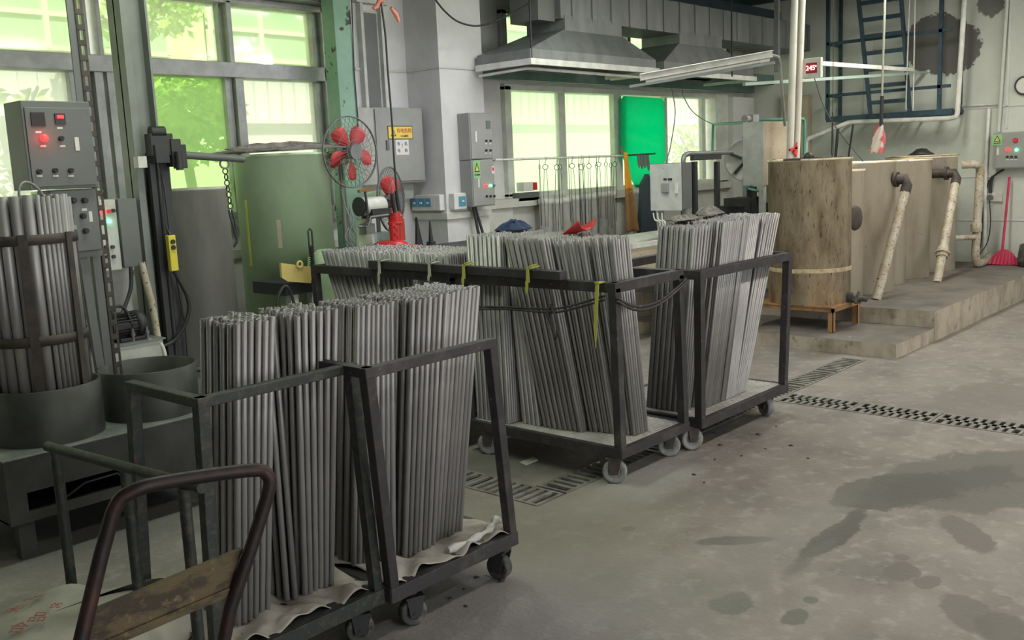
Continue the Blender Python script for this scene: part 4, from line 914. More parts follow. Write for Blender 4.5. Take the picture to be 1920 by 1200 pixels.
# hydraulic unit
t = thing('hydraulic_unit', 'hydraulic power unit with finned black motor on a grey tank', 'motor', (2.3, 5.1, .39))
Yh = 4.86
za = on('Y', Yh, 200, 652).z; xa = on('Y', Yh, 158, 660).x; xb = on('Y', Yh, 300, 640).x
part(MB().box(xa, xb+.02, 4.99-.13, 5.3, .40, za-.005), 'oil_tank', 'oldgrey', t, bevel=.005)
part(MB().box(xa-.01, xb+.03, 4.85, 5.31, za-.005, za+.003), 'tank_lid', 'steelt', t)
mc = on('Y', 4.98, 228, 612); mx0 = on('Y', 4.98, 203, 610).x; mx1 = on('Y', 4.98, 266, 610).x
b = MB().cyl((mx0, 4.98, mc.z), (mx1-.05, 4.98, mc.z), .062, 28)
for k in range(26):
    a = 2*PI*k/26; c, s_ = math.cos(a), math.sin(a); b.beam((mx0+.01, 4.98+.068*c, mc.z+.068*s_), (mx1-.055, 4.98+.068*c, mc.z+.068*s_), .004, .016, (0, c, s_))
part(b, 'motor_body', 'dark', t)
b = MB().lathe((mx1-.05, 4.98, mc.z), [(0, .0), (.076, 0), (.078, .03), (.06, .055), (0, .06)], 28, axis=(1, 0, 0)); part(b, 'fan_cover', 'dark', t)
part(MB().box(mx0+.02, mx1-.02, 4.90, 5.05, za+.004, mc.z-.055), 'valve_block', 'black', t, bevel=.006)
b = MB().tube(curve([(mx0-.01, 4.93, mc.z-.01), (mx0+.0, 4.92, mc.z+.10), (mx0+.06, 4.92, mc.z+.11), (mx0+.10, 4.92, mc.z+.02), (mx0+.11, 4.92, mc.z-.05)], 6), .008, 8); part(b, 'hose', 'cable', t)
for dx in (.09, .17): part(MB().cyl((mx0+dx, 4.90, mc.z-.08), (mx0+dx, 4.90, mc.z-.01), .007, 10).cyl((mx0+dx, 4.90, mc.z-.05), (mx0+dx, 4.90, mc.z-.03), .012, 6), 'fitting', 'duct', t)
b = MB().box(xa+.005, xa+.09, 4.88, 4.96, za+.004, za+.09); part(b, 'pump', 'black', t, bevel=.006)
b = MB().tube(curve([(mx1-.02, 4.88, mc.z-.085), (mx1+.03, 4.87, mc.z-.10), (mx1+.05, 4.86, mc.z-.16), (mx1+.045, 4.85, mc.z-.26)], 6), .012, 8); part(b, 'white_hose', 'white', t, label='white hose')
# ------------------------------------------------------------------ hand trolley (near) and sack
t = thing('hand_trolley', 'platform hand trolley with bent dark tube handle, closest to the camera', 'hand trolley', (1.0, 1.9, 0))
def at(x, y, w_): return CAM+(fw+rt*((x-960)/F)-up*((y-600)/F))*w_
P = [at(130, 1330, 2.05), at(152, 1200, 2.07), at(190, 1040, 2.09), at(212, 960, 2.10)]
top = curve([at(212, 960, 2.10), at(232, 925, 2.105), at(268, 903, 2.12), at(370, 905-43+2, 2.2), at(470, 884, 2.30), at(493, 884, 2.33), at(506, 900, 2.34), at(500, 935, 2.34)], 6)
top = curve([at(212, 960, 2.10), at(228, 934, 2.105), at(262, 916, 2.12), at(300, 906, 2.15), at(400, 890, 2.245), at(470, 882, 2.305), at(494, 884, 2.33), at(506, 902, 2.34), at(500, 935, 2.34)], 6)
Q = [at(470, 1030, 2.33), at(432, 1140, 2.31), at(418, 1210, 2.31), at(405, 1330, 2.30)]
part(MB().tube(P[:-1]+top+Q, .0165, 14), 'handle', 'tubeh', t)
a_, b_, c_, d_ = at(175, 1145, 2.10), at(456, 1028, 2.335), at(430, 1108, 2.315), at(150, 1228, 2.09)
b = MB().prism([a_, b_, c_, d_], (0, .014, 0)).beam(d_, c_, .012, .02); part(b, 'panel_board', 'wood', t)
part(MB().box(.72, 1.18, 1.0, 2.03, .17, .20), 'platform', 'wood', t)
for (x, y) in ((.78, 1.1), (1.1, 1.1), (.78, 1.95), (1.1, 1.95)): caster(t, x, y, .17, .05, .2, 'rubberd', 'dark')
part(MB().cyl((.80, 2.045, .15), P[0], .0165, 12).cyl((1.12, 1.97, .15), Q[-1], .0165, 12), 'handle_foot', 'tubeh', t)
sc_ = at(105, 1255, 2.75)
t = thing('printed_sack', 'bulging pale woven sack with red printed characters behind the hand trolley', 'sack', (sc_.x, sc_.y, 0))
def sk(u, v):
    a = 2*PI*u; ph = PI*(v-.5); k = 1+.06*math.sin(3*a+1)+.05*math.sin(5*a)+.03*math.sin(9*a+4*v)
    r = abs(math.cos(ph))**.6*k
    return (sc_.x+.42*r*math.cos(a)+.1*r*math.sin(a), sc_.y+.30*r*math.sin(a), max(.002, .205+.205*math.sin(ph)*(1+.10*math.sin(4*a+2)*abs(math.cos(ph)))+.022*math.sin(14*u*2+3*v)*abs(math.cos(ph))+.02*math.sin(20*u+9*v+1)*abs(math.cos(ph))))
part(MB().grid(sk, 64, 28), 'sack_body', 'sack', t)
M['inkp'] = mat('faded_red_print', (.36, .13, .11), .8)
for (px, py, ch, sz) in ((30, 1150, '米', .05), (66, 1128, '大', .05), (35, 1185, '合', .045), (72, 1165, '品', .045), (105, 1143, '优', .03)):
    dd = (fw+rt*((px-960)/F)-up*((py-600)/F)); hit = None
    for k in range(400):
        q = CAM+dd*(2.0+k*.004); e = Vector(((q.x-sc_.x)/.43, (q.y-sc_.y)/.31, (q.z-.205)/.212))
        if e.length < 1.03: hit = q; break
    if hit is None: continue
    n_ = Vector((e.x/.43, e.y/.31, e.z/.21)).normalized(); U = Vector((.35, .3, 1)); U = (U-n_*U.dot(n_)).normalized()
    text(ch, 'inkp', t, hit+n_*.012, U.cross(n_), U, sz*1.15, 'printed_character')
# ------------------------------------------------------------------ stepped concrete plinth
def slab(x0, x1, y0, y1, z0, z1, seed, name, fronts=True):
    rnd = random.Random(seed); b = MB(); nx = max(2, int((x1-x0)/.12)); ny = max(2, int((y1-y0)/.12))
    top = [[(x0+(x1-x0)*i/nx+(rnd.uniform(-.006, .01) if i == 0 else 0), y0+(y1-y0)*j/ny+(rnd.uniform(-.004, .008) if j == 0 else 0), z1+rnd.uniform(-.003, .003)-(.004 if i == 0 or j == 0 else 0)) for j in range(ny+1)] for i in range(nx+1)]
    v = [p for r in top for p in r]; k = ny+1
    b.add(v, [(i*k+j, (i+1)*k+j, (i+1)*k+j+1, i*k+j+1) for i in range(nx) for j in range(ny)])
    b.cur = 1
    for j in range(ny): p, q = top[0][j], top[0][j+1]; b.add([p, q, (q[0], q[1], z0), (p[0], p[1], z0)], [(0, 1, 2, 3)])
    for i in range(nx): p, q = top[i][0], top[i+1][0]; b.add([q, p, (p[0], p[1], z0), (q[0], q[1], z0)], [(0, 1, 2, 3)])
    b.add([(x1, y0, z0), (x1, y1, z0), (x1, y1, z1), (x1, y0, z1)], [(0, 1, 2, 3)]).add([(x0, y1, z0), (x1, y1, z0), (x1, y1, z1), (x0, y1, z1)], [(0, 1, 2, 3)])
    return struct(b.build(name, ['conc', 'concf']))
slab(7.40, 8.28, 2.705, 5.2, 0, .115, 1, 'floor_step')
slab(8.24, 12.0, 2.70, 6.44, 0, .256, 2, 'floor_plinth')
# tank stand
t = thing('tank_stand', 'rusty orange low steel stand under the nearest stained tank', 'stand', (7.93, 3.65, .115))
b = MB().box(7.64, 8.20, 3.32, 3.34, .285, .328).box(7.64, 7.66, 3.32, 4.05, .285, .328).box(8.18, 8.20, 3.32, 4.05, .285, .328).box(7.64, 8.20, 4.03, 4.05, .285, .328); part(b, 'frame', 'orangesteel', t)
part(MB().box(7.63, 8.205, 3.315, 4.055, .318, .33), 'top_plate', 'orangesteel', t)
for (x, y) in ((7.645, 3.325), (8.15, 3.325), (7.645, 4.0), (8.15, 4.0)): part(MB().box(x, x+.045, y, y+.006, .116, .29).box(x, x+.006, y, y+.045, .116, .29), 'leg', 'orangesteel', t)
def tank(label, cx, cy, r, z0, z1, m, n=80, extra=None):
    t = thing('round_tank', label, 'tank', (cx, cy, z0), None)
    b = MB().lathe((cx, cy, 0), [(0, z0), (r, z0), (r, z1-.02), (r+.008, z1-.02), (r+.010, z1-.01), (r+.008, z1), (r-.004, z1), (r-.006, z1-.3), (0, z1-.3)], n); part(b, 'tank_shell', m, t)
    return t
T1 = tank('tall brown-stained steel tank on the orange stand, nearest the trolleys', 7.955, 3.68, .345, .33, 1.555, 'tank')
part(MB().lathe((7.955, 3.68, 0), [(.346, .60), (.350, .608), (.347, .615), (.350, .63), (.346, .638)], 80), 'crusted_band', 'crust', T1, label='crusty pale band')
part(MB().box(7.60, 7.955, 3.60, 3.75, 1.545, 1.557).box(7.70, 8.1, 3.45, 3.9, 1.557, 1.562), 'lid_plate', 'rust', T1)
part(MB().lathe((8.02, 3.72, 0), [(0, 1.61), (.02, 1.605), (.04, 1.58), (.05, 1.562), (0, 1.562)], 20), 'lid_knob', 'dark', T1)
vp = on('Y', 3.345, 1588, 557)
b = MB().cyl((vp.x, 3.37, vp.z), (vp.x, 3.27, vp.z), .045, 20).cyl((vp.x, 3.27, vp.z), (vp.x, 3.25, vp.z), .055, 20).cyl((vp.x, 3.25, vp.z), (vp.x+.01, 3.17, vp.z-.012), .03, 16, .02); part(b, 'drain_valve', 'rubberd', T1)
tank('slim pale tank half hidden behind the brown-stained tank', 8.56, 3.76, .29, .258, 1.44, 'tank2')
tank('wide pale streaked tank behind the first sloping pipe', 9.21, 3.79, .36, .258, 1.50, 'tank2')
tank('narrow pale tank between the two wide tanks on the plinth', 9.83, 3.80, .262, .258, 1.495, 'tank2')
tank('pale streaked tank behind the second sloping pipe', 10.42, 3.83, .325, .258, 1.49, 'tank2')
T6 = tank('last pale tank with a wide lid, closest to the damp wall', 11.13, 3.84, .37, .258, 1.51, 'tank2')
part(MB().lathe((11.13, 3.84, 0), [(0, 1.53), (.38, 1.525), (.39, 1.515), (.36, 1.512)], 60), 'lid', 'tank', T6)
part(MB().lathe((10.95, 3.78, 0), [(0, 1.60), (.05, 1.595), (.09, 1.56), (.14, 1.531), (0, 1.531)], 24), 'lid_cap', 'black', T6)
b = MB().lathe((8.33, 3.44, 1.02), [(0, .0), (.10, .0), (.11, .01), (.10, .03), (.03, .04), (0, .04)], 28, axis=(-.05, -1, 0)); b.tube([(8.33, 3.44, 1.02), (8.34, 3.50, 1.02)], .03, 12)
tag(b.build('round_flange', 'rust'), 'round rusty brown flange plate sticking out beside the brown-stained tank', 'flange')
def slpipe(label, ptop, pbot, ytop, ybot, r, wall, coup=None):
    A = on('Y', ytop, *ptop); B = on('Z', .262, *pbot); t = thing('sloping_pipe', label, 'pipe', (B.x, B.y, .258))
    B.z = .25; d = (B-A).normalized()
    b = MB().tube([A+Vector((0, .30, .03)), A+Vector((0, .02, .03)), A+d*.03, A+d*.10], r*1.15, 14); part(b, 'elbow', 'rust', t)
    part(MB().cyl(A+Vector((0, .12, .03)), A+Vector((0, .09, .03)), r*1.7, 20), 'flange', 'rust', t)
    part(MB().cyl(A+d*.06, B, r, 16), 'pipe_run', 'pvc', t)
    if coup: c = A.lerp(B, coup); part(MB().cyl(c-d*.05, c+d*.06, r*1.35, 16).cyl(c-d*.0, c+d*.02, r*1.7, 16), 'coupling', 'pvc', t)
slpipe('first mottled sloping drain pipe in front of the wide pale tank', (1702, 342), (1643, 560), 3.30, 3.2, .042, 3.5)
slpipe('second mottled sloping drain pipe with a coupling, nearer the wall', (1794, 330), (1757, 528), 3.36, 3.2, .042, 3.5, .72)
b = MB().tube(curve([(11.35, 3.48, 1.40), (11.38, 3.36, 1.40), (11.44, 3.32, 1.36), (11.45, 3.32, 1.2)], 5)+[Vector((11.42, 3.33, .42))]+curve([(11.42, 3.33, .40), (11.45, 3.32, .31), (11.55, 3.31, .30), (11.74, 3.31, .31), (11.90, 3.32, .34)], 4), .045, 14).cyl((11.42, 3.33, .75), (11.42, 3.33, .66), .058, 16).cyl((11.39, 3.33, .60), (11.2, 3.6, .60), .03, 10)
tag(b.build('drain_pipe', 'pvc'), 'upright stained white drain pipe at the corner of the last tank', 'pipe')
# twin white pipes
for (a_, c_, lab) in (((1490, 0), (1481, 292), 'left of two white stained pipes rising to the ceiling behind the brown tank'), ((1504, 0), (1493, 288), 'right of two white stained pipes rising to the ceiling behind the brown tank')):
    A = on('Y', 4.22, *a_); B = on('Y', 4.22, *c_); d = (A-B).normalized(); A2 = B+d*((ZC-B.z)/d.z); B2 = B-d*((B.z-.26)/d.z)
    tag(MB().cyl(B2, A2, .033, 16).build('white_pipe', 'pvc2'), lab, 'pipe')
p = on('Y', 4.17, 1487, 281); b = MB().beam(p+Vector((-.07, 0, 0)), p+Vector((.07, 0, .02)), .02, .02).prism([p+Vector((.02, -.01, .01)), p+Vector((.07, -.01, .07)), p+Vector((.08, -.01, .0)), p+Vector((.06, -.01, -.07)), p+Vector((.0, -.01, -.03))], (0, .012, 0)); tag(b.build('red_tie', 'red'), 'faded red cloth knotted around the white pipes above the brown tank', 'tie')
# ------------------------------------------------------------------ machine behind the tanks
BY = 4.5; xa = on('Y', BY, 1432, 280).x; xb = on('Y', BY, 1478, 280).x; yb2 = on('X', xa, 1393, 280).y
t = thing('machine_cabinet', 'tall grey and beige machine cabinet left of the white pipes', 'cabinet', ((xa+xb)/2, (BY+yb2)/2, .256))
part(MB().box(xa, xa+.012, BY, yb2, 1.31, 1.925), 'side_panel', 'oldgrey', t); part(MB().box(xa+.012, xb, BY, BY+.012, 1.31, 1.925), 'front_panel', 'beige', t); part(MB().box(xa+.012, xb, BY+.012, yb2, 1.31, 1.92), 'cabinet_body', 'oldgrey', t)
for (x, y) in ((xa+.03, BY+.03), (xb-.05, BY+.03), (xa+.03, yb2-.05), (xb-.05, yb2-.05)): part(MB().box(x-.02, x+.03, y-.02, y+.03, .258, 1.31), 'leg', 'oldgrey', t)
b = MB().box(xa-.35, xb, BY+.05, yb2+.25, .98, 1.02).box(xa-.2, xb, BY+.1, yb2+.2, 1.02, 1.12).cyl((xa-.02, BY+.12, 1.02), (xa-.02, BY+.12, 1.30), .05, 12).box(xa-.25, xa+.1, BY+.1, BY+.3, 1.12, 1.2); part(b, 'press_bed', 'dark', t)
part(MB().box(xa-.36, xa+.3, BY+.02, BY+.06, 1.02, 1.035).box(xa-.3, xb, BY+.1, yb2+.1, .258, .98), 'machine_base', 'gtank', t)
c = Vector((xa+.10, yb2-.02, 1.93)); part(MB().cyl(c+Vector((-.10, 0, .03)), c+Vector((.08, 0, .03)), .035, 14).box(c.x-.02, c.x+.10, c.y-.05, c.y+.04, c.z-.01, c.z+.07), 'motor_head', 'grey', t)
c = on('Y', 5.25, 1399, 300); ax = Vector((-.85, -.5, 0)).normalized()
t = thing('fan_wheel', 'large round dark wheel with green hose around it, left of the grey cabinet', 'wheel', (c.x, c.y, .256))
b = MB().lathe(c, [(.02, .0), (.215, -.01), (.235, .02), (.235, -.05), (.20, -.06), (.02, -.04)], 44, axis=ax); part(b, 'wheel_disc', 'cyl', t)
for k in range(5):
    a = 2*PI*k/5+.4; s1 = ax.cross(Vector((0, 0, 1))); dv = s1*math.cos(a)+Vector((0, 0, 1))*math.sin(a); part(MB().beam(c+dv*.05+ax*.02, c+dv*.19+ax*.02, .03, .012, tuple(ax)), 'blade', 'dark', t)
b = MB()
s1 = ax.cross(Vector((0, 0, 1)))
b.tube([c+(s1*math.cos(a)+Vector((0, 0, 1))*math.sin(a))*.25+ax*.03 for a in [math.radians(80+q*10) for q in range(20)]]+[on('Y', 4.6, 1400, 352), on('Y', 4.55, 1430, 360)], .014, 8); part(b, 'hose', 'hose', t)
part(MB().cyl(c+ax*.02, c+ax*.42, .03, 14).cyl(c+ax*.35, c+ax*.5, .036, 14), 'spindle', 'white', t); part(MB().box(c.x-.03, c.x+.05, c.y-.02, c.y+.03, .258, c.z-.2), 'stand', 'grey', t)
b = MB().tube([on('Y', 6.2, 1335, 300), on('Y', 6.2, 1337, 233), on('Y', 5.6, 1390, 230), on('Y', 5.0, 1420, 226), on('Y', 4.6, 1500, 222)]+curve([on('Y', 4.6, 1506, 223), on('Y', 4.6, 1509, 235), on('Y', 4.6, 1508, 290)], 3), .016, 10)
tag(b.build('green_pipe', 'hose'), 'thin green water pipe running across behind the cabinet top', 'pipe')
# control cabinet on posts
CX = 7.22; ya = on('X', CX, 1277, 350).y; yb_ = on('X', CX, 1219, 350).y; zt = on('X', CX, 1277, 306).z; zb = on('X', CX, 1277, 395).z
t = thing('control_cabinet', 'worn white control cabinet with grey switches standing on posts', 'cabinet', (CX+.1, (ya+yb_)/2, 0))
part(MB().box(CX, CX+.012, ya, yb_, zb, zt), 'door', 'oldgrey', t, bevel=.003); part(MB().box(CX+.014, CX+.16, ya-.01, yb_, zb+.01, zt+.005), 'cabinet_body', 'greyd', t)
c = on('X', CX, 1248, 352); part(MB().box(CX-.02, CX, c.y-.035, c.y+.035, c.z-.04, c.z+.04), 'breaker', 'grey', t, bevel=.003)
c = on('X', CX, 1269, 353); part(MB().box(CX-.016, CX, c.y-.013, c.y+.013, c.z-.045, c.z+.045), 'handle', 'white', t)
c = on('X', CX, 1252, 336); part(MB().box(CX-.006, CX, c.y-.045, c.y-.005, c.z-.01, c.z+.008).box(CX-.006, CX, c.y+.01, c.y+.04, c.z-.008, c.z+.008), 'marker_scrawl', 'dark', t)
for (x, y) in ((CX+.10, ya+.02), (CX+.10, yb_-.05)): part(MB().box(x, x+.035, y, y+.035, 0, zb+.02), 'post', 'grey', t)
b = MB()
for k, (px, q) in enumerate(((1232, 440), (1240, 450), (1247, 446))): b.tube(curve([on('X', CX, 1225+8*k, 399), on('X', CX, 1228+7*k, 412), on('X', CX, px+6-k*3, 418), on('X', CX, px, q)], 5), .007, 7)
part(b, 'wiring', 'white', t)
# black frame right of it with pipe
t = thing('square_frame', 'black square tube frame standing right of the white control cabinet', 'frame', (7.6, 4.5, 0))
for px in (1302, 1344):
    a_ = on('Y', 4.5, px, 303); part(MB().box(a_.x-.02, a_.x+.02, 4.48, 4.52, .0, a_.z), 'post', 'dark', t)
a_ = on('Y', 4.5, 1300, 301); c_ = on('Y', 4.5, 1347, 301); part(MB().box(a_.x-.02, c_.x+.02, 4.48, 4.52, a_.z-.0, a_.z+.04), 'top_rail', 'dark', t)
b = MB().tube([on('Y', 4.6, 1281, 420), on('Y', 4.6, 1281, 300)]+curve([on('Y', 4.6, 1283, 292), on('Y', 4.6, 1292, 288), on('Y', 4.6, 1310, 288)], 3)+[on('Y', 4.6, 1372, 285)], .022, 12); tag(b.build('bent_pipe', 'duct'), 'grey bent pipe rising over the white control cabinet', 'pipe')
# basin table and bucket
bx = on('Y', 4.75, 1185, 462)
t = thing('wash_trough', 'stained trough with a white rim behind the gap between the trolleys', 'trough', (bx.x+.6, 5.1, 0))
part(MB().box(bx.x-.02, bx.x+1.5, 4.73, 4.77, .86, .90).box(bx.x-.02, bx.x+.02, 4.77, 5.45, .86, .90).box(bx.x+.02, bx.x+1.5, 4.9, 5.45, .86, .895), 'rim', 'white', t)
part(MB().box(bx.x+.03, bx.x+1.45, 4.80, 5.42, .52, .86), 'basin', 'beige', t)
for (x, y) in ((bx.x+.08, 4.83), (bx.x+1.35, 4.83), (bx.x+.08, 5.35), (bx.x+1.35, 5.35)): part(MB().box(x, x+.045, y, y+.045, 0, .52), 'leg', 'dark', t)
t = thing('black_bucket', 'dark bucket heaped with pale scrap, standing behind the trolleys', 'bucket', (7.20, 4.55, 0))
part(MB().lathe((7.20, 4.55, 0), [(0, .001), (.13, .001), (.16, .26), (.165, .27), (.155, .27), (.13, .03), (0, .03)], 32), 'bucket_body', 'greyd', t)
rnd = random.Random(4); b = MB()
for k in range(60):
    a = rnd.uniform(0, 6.28); r = rnd.uniform(0, .14); c = Vector((7.20+r*math.cos(a), 4.55+r*math.sin(a), .27+(.14-r)*.5+rnd.uniform(0, .02))); s_ = [Vector([rnd.uniform(-.035, .035) for _ in 'xyz']) for _ in range(3)]; b.add([c+s_[0], c+s_[1], c+s_[2], c-s_[0]*.6], [(0, 1, 2), (0, 2, 3), (0, 3, 1), (1, 3, 2)])
b.lathe((7.20, 4.55, 0), [(.148, .25), (.1, .29), (0, .31)], 20); o = part(b, 'scrap', 'fpane', t); o['kind'] = 'stuff'

# ------------------------------------------------------------------ rack rail below the back window, tongs, apron
RY = 5.98; ra = on('Y', RY, 928, 300); rb = on('Y', RY, 1168, 292); rc_ = on('Y', RY, 1228, 288)
t = thing('hanging_rail', 'thin steel rail across the back window carrying wire tongs', 'rail', (ra.lerp(rc_, .5)))
part(MB().tube([ra, rb], .011, 8), 'rail_bar', 'white', t); part(MB().tube([rb, rc_], .009, 8), 'rail_end', 'dark', t)
for x in (ra.x+.25, rb.x-.3): part(MB().beam((x, RY, ra.z-.003), (x, 6.46, ra.z-.003), .012, .012), 'bracket', 'dark', t)
rnd = random.Random(8); first = None
b = MB(); L_ = .72
for dx in (-.012, .012): b.tube([(dx, 0, -.12), (dx*1.8, .0, -.4), (dx*.9, 0, -L_)], .0026, 6)
hook = MB().tube([(0, -.0, .014), (.012, 0, .008), (.012, 0, -.006), (0, 0, -.03), (0, 0, -.06)], .003, 6)
loop = MB().lathe((0, 0, -.09), [(.026+.0035*math.cos(a), .0035*math.sin(a)) for a in [q*PI/3 for q in range(6)]], 16, True, axis=(0, 1, 0))
proto_t = thing('wire_tongs', 'long wire tongs with a ring handle hanging from the steel rail', 'tongs', (0, 0, 0), 'wire tongs on the rail')
part(b, 'wire_arms', 'dark', proto_t); part(hook, 'hook', 'dark', proto_t); part(loop, 'ring_handle', 'dark', proto_t)
xs_ = [1011, 1022, 1044, 1049, 1066, 1072, 1085, 1089, 1093, 1104, 1118, 1122, 1136, 1145, 1153]
for i, px in enumerate(xs_):
    p = on('Y', RY, px, 296); tt = (p.x-ra.x)/(rb.x-ra.x); p = ra.lerp(rb, tt)
    o = proto_t if i == 0 else copy_tree(proto_t)
    o.location = (p.x, RY, p.z+.0); o.rotation_euler = (0, rnd.uniform(-.03, .03), rnd.uniform(-1, 1)); o.scale = (1, 1, rnd.uniform(.85, 1.1))
ax_ = on('Y', RY-.03, 1167, 282)
def apron(z0, z1, f0, f1, nm, m, par):
    def fn(u, v):
        z = z0+(z1-z0)*v; k = f0+(f1-f0)*v
        return (ax_.x+.02+.11*(1-k)*.0+(-.02-.10*k*.3+(.05+.20*k)*u), RY-.05-.03*math.sin(u*11)*k-.02*k, z)
    part(MB().grid(fn, 24, 14), nm, m, par, solid=.004)
t = thing('hanging_apron', 'orange apron with a long brown lower half hanging from the rail', 'apron', (ax_.x+.1, RY-.05, .85))
apron(1.30, ax_.z-.02, .55, .02, 'orange_top', 'orange', t); apron(.86, 1.30, 1.1, .56, 'brown_skirt', 'brown', t)
part(MB().tube([(ax_.x+.01, RY-.02, ax_.z-.03), (ax_.x+.015, RY-.0, ax_.z+.045), (ax_.x+.03, RY-.03, ax_.z-.02)], .006, 6), 'neck_strap', 'inkr', t)
b = MB()
for k, (px, dy) in enumerate(((1196, 0), (1201, 4), (1207, 1), (1213, 8))):
    p = on('Y', RY, px, 290); b.prism([p+Vector((-.02, -.01, 0)), p+Vector((.02, -.01, 0)), p+Vector((.028, -.02, -.10-dy*.006)), p+Vector((0, -.02, -.14-dy*.004)), p+Vector((-.022, -.02, -.09))], (0, .012, 0))
tag(b.build('work_gloves', 'greyd'), 'dark work gloves hanging in front of the emerald sheet', 'gloves')
b = MB(); p0 = on('Y', 6.2, 1213, 330); 
b.prism([on('Y', 5.9, 1216, 326), on('Y', 5.9, 1226, 345), on('Y', 5.9, 1234, 455), on('Y', 5.9, 1200, 455), on('Y', 5.9, 1206, 345)], (0, .05, 0)); tag(b.build('dark_tarpaulin', 'navy'), 'dark folded tarpaulin hanging left of the white control cabinet', 'tarpaulin')
# emerald sheet
E0 = on('Y', 6.43, 1166, 178); pts = [(1170, 180), (1240, 184), (1246, 192), (1248, 300), (1232, 330), (1220, 345), (1205, 353), (1192, 350), (1183, 335), (1176, 315), (1166, 290), (1165, 186)]
b = MB().prism([on('Y', 6.43, *q) for q in pts], (0, .006, 0)); tag(b.build('emerald_sheet', 'gemerald'), 'glowing emerald green translucent sheet fixed over one back window pane', 'sheet')
# pale pipes standing below the window
lst = [(1031, 372), (1050, 372), (1066, 370), (1083, 366), (1103, 364), (1119, 363), (1135, 360), (1150, 358), (1204, 355)]
pr = None
for i, (px, py) in enumerate(lst):
    p = on('Y', 6.22, px, py)
    if pr is None:
        pr = thing('pale_pipe', 'pale plastic pipe length standing in the row below the back window', 'pipe', (0, 0, 0), 'pale pipes below the back window')
        part(MB().lathe((0, 0, 0), [(.066, 0), (.066, 1.20), (.074, 1.205), (.074, 1.26), (.066, 1.26), (.062, 1.1), (0, 1.1)], 24), 'pipe_wall', 'white', pr); o = pr
    else: o = copy_tree(pr)
    o.location = (p.x, 6.28-.0*i, .0); o.scale = (1, 1, p.z/1.26)
for (px0, py0, px1, py1, y, m, nm, lab, c_) in ((972, 362, 1012, 375, 6.36, 'greyd', 'sill_box', 'small grey box on the sill of the back window', 'box'), (982, 342, 1000, 358, 6.40, 'paper', 'paint_tin', 'white carton on the sill box, left of the red one', 'carton'), (1001, 342, 1008, 356, 6.40, 'red', 'paint_tin', 'little red carton on the back window sill', 'carton')):
    a_ = on('Y', y, px0, py0); c2_ = on('Y', y, px1, py1); tag(MB().box(a_.x, c2_.x, y, y+.1, min(a_.z, c2_.z), max(a_.z, c2_.z)).build(nm, m, bevel=.003), lab, c_)
b = MB().tube(curve([on('Y', 6.3, 1258, 160), on('Y', 6.3, 1266, 210), on('Y', 6.3, 1258, 270), on('Y', 6.2, 1250, 302)], 6), .006, 7); tag(b.build('hanging_wire', 'cableg'), 'loose grey wire curving down across the last back window pane', 'wire')
b = MB().tube(curve([on('Y', 6.3, 1280, 178), on('Y', 6.3, 1295, 205), on('Y', 6.3, 1315, 222), on('Y', 6.2, 1337, 233)], 5), .006, 7).tube([on('Y', 6.3, 1280, 178), on('Y', 6.31, 1279, 160)], .006, 6); tag(b.build('hanging_wire', 'hose'), 'green wire sagging from the window head to the green pipe', 'wire')
# ------------------------------------------------------------------ right wall
FX = 11.62
def fx(x, y): return on('X', FX, x, y)
t = thing('ladder_landing', 'blue steel railed landing with an access ladder on the damp wall', 'landing', (11.8, 4.5, 2.0))
zb = 2.0; ya = fx(1550, 222).y; yb = fx(1786, 212).y
b = MB().box(FX-.02, FX+.03, yb, ya, 1.965, 2.03).box(XR-.06, XR-.01, yb, ya, 1.965, 2.03)
for k in range(8): y = yb+(ya-yb)*k/7; b.box(FX, XR-.02, y-.012, y+.012, 1.985, 2.01)
part(b, 'platform', 'blue', t)
for px in (1552, 1763): y = fx(px, 100).y; part(MB().box(FX-.015, FX+.025, y-.02, y+.02, 2.0, ZC-.03), 'post', 'blue', t)
for (y) in (ya-.02, yb+.03): part(MB().box(XR-.05, XR-.015, y-.018, y+.018, 2.0, ZC-.03), 'post', 'blue', t)
for py0 in (83, 180):
    a_ = fx(1552, py0); part(MB().beam((FX, ya, a_.z), (FX, yb+.03, a_.z), .03, .036), 'guard_rail', 'blue', t)
    part(MB().beam((FX, ya-.01, a_.z), (XR-.02, ya-.01, a_.z), .03, .036), 'guard_rail', 'blue', t)
l0, l1 = on('X', 11.5, 1610, 0), on('X', 11.62, 1632, 214); m0, m1 = on('X', 11.5, 1690, 0), on('X', 11.62, 1706, 192)
lad = thing('access_ladder', 'blue steel ladder leaning inside the railed landing', 'ladder', (11.6, 4.4, 2.0))
for a_, c_ in ((l0, l1), (m0, m1)): c_ = Vector((c_.x, c_.y, 2.03)); d = (a_-c_).normalized(); part(MB().beam(c_, c_+d*((ZC-2.05)/d.z), .035, .05, (1, 0, 0)), 'side_rail', 'blue', lad)
for k in range(7):
    z = 2.16+.19*k
    f = lambda a_, c_: Vector((c_.x, c_.y, 2.03)).lerp(a_, (z-2.03)/(a_.z-2.03)); part(MB().beam(f(l0, l1), f(m0, m1), .045, .045), 'rung', 'blue', lad)
b = MB()
b.tube([on('X', 11.55, 1812, -60), on('X', 11.55, 1795, 212)]+curve([on('X', 11.55, 1793, 219), on('X', 11.56, 1780, 222)], 3)+[on('X', 11.6, 1600, 229)]+curve([on('X', 11.6, 1590, 230), on('X', 11.55, 1570, 238)], 3)+[on('X', 11.5, 1518, 259)]+curve([on('X', 11.5, 1512, 264), on('X', 11.5, 1511, 275)], 2)+[on('X', 11.5, 1513, 330)], .028, 12)
tag(b.build('water_pipe', 'white'), 'long white water pipe dropping past the blue landing and bending to the tanks', 'pipe')
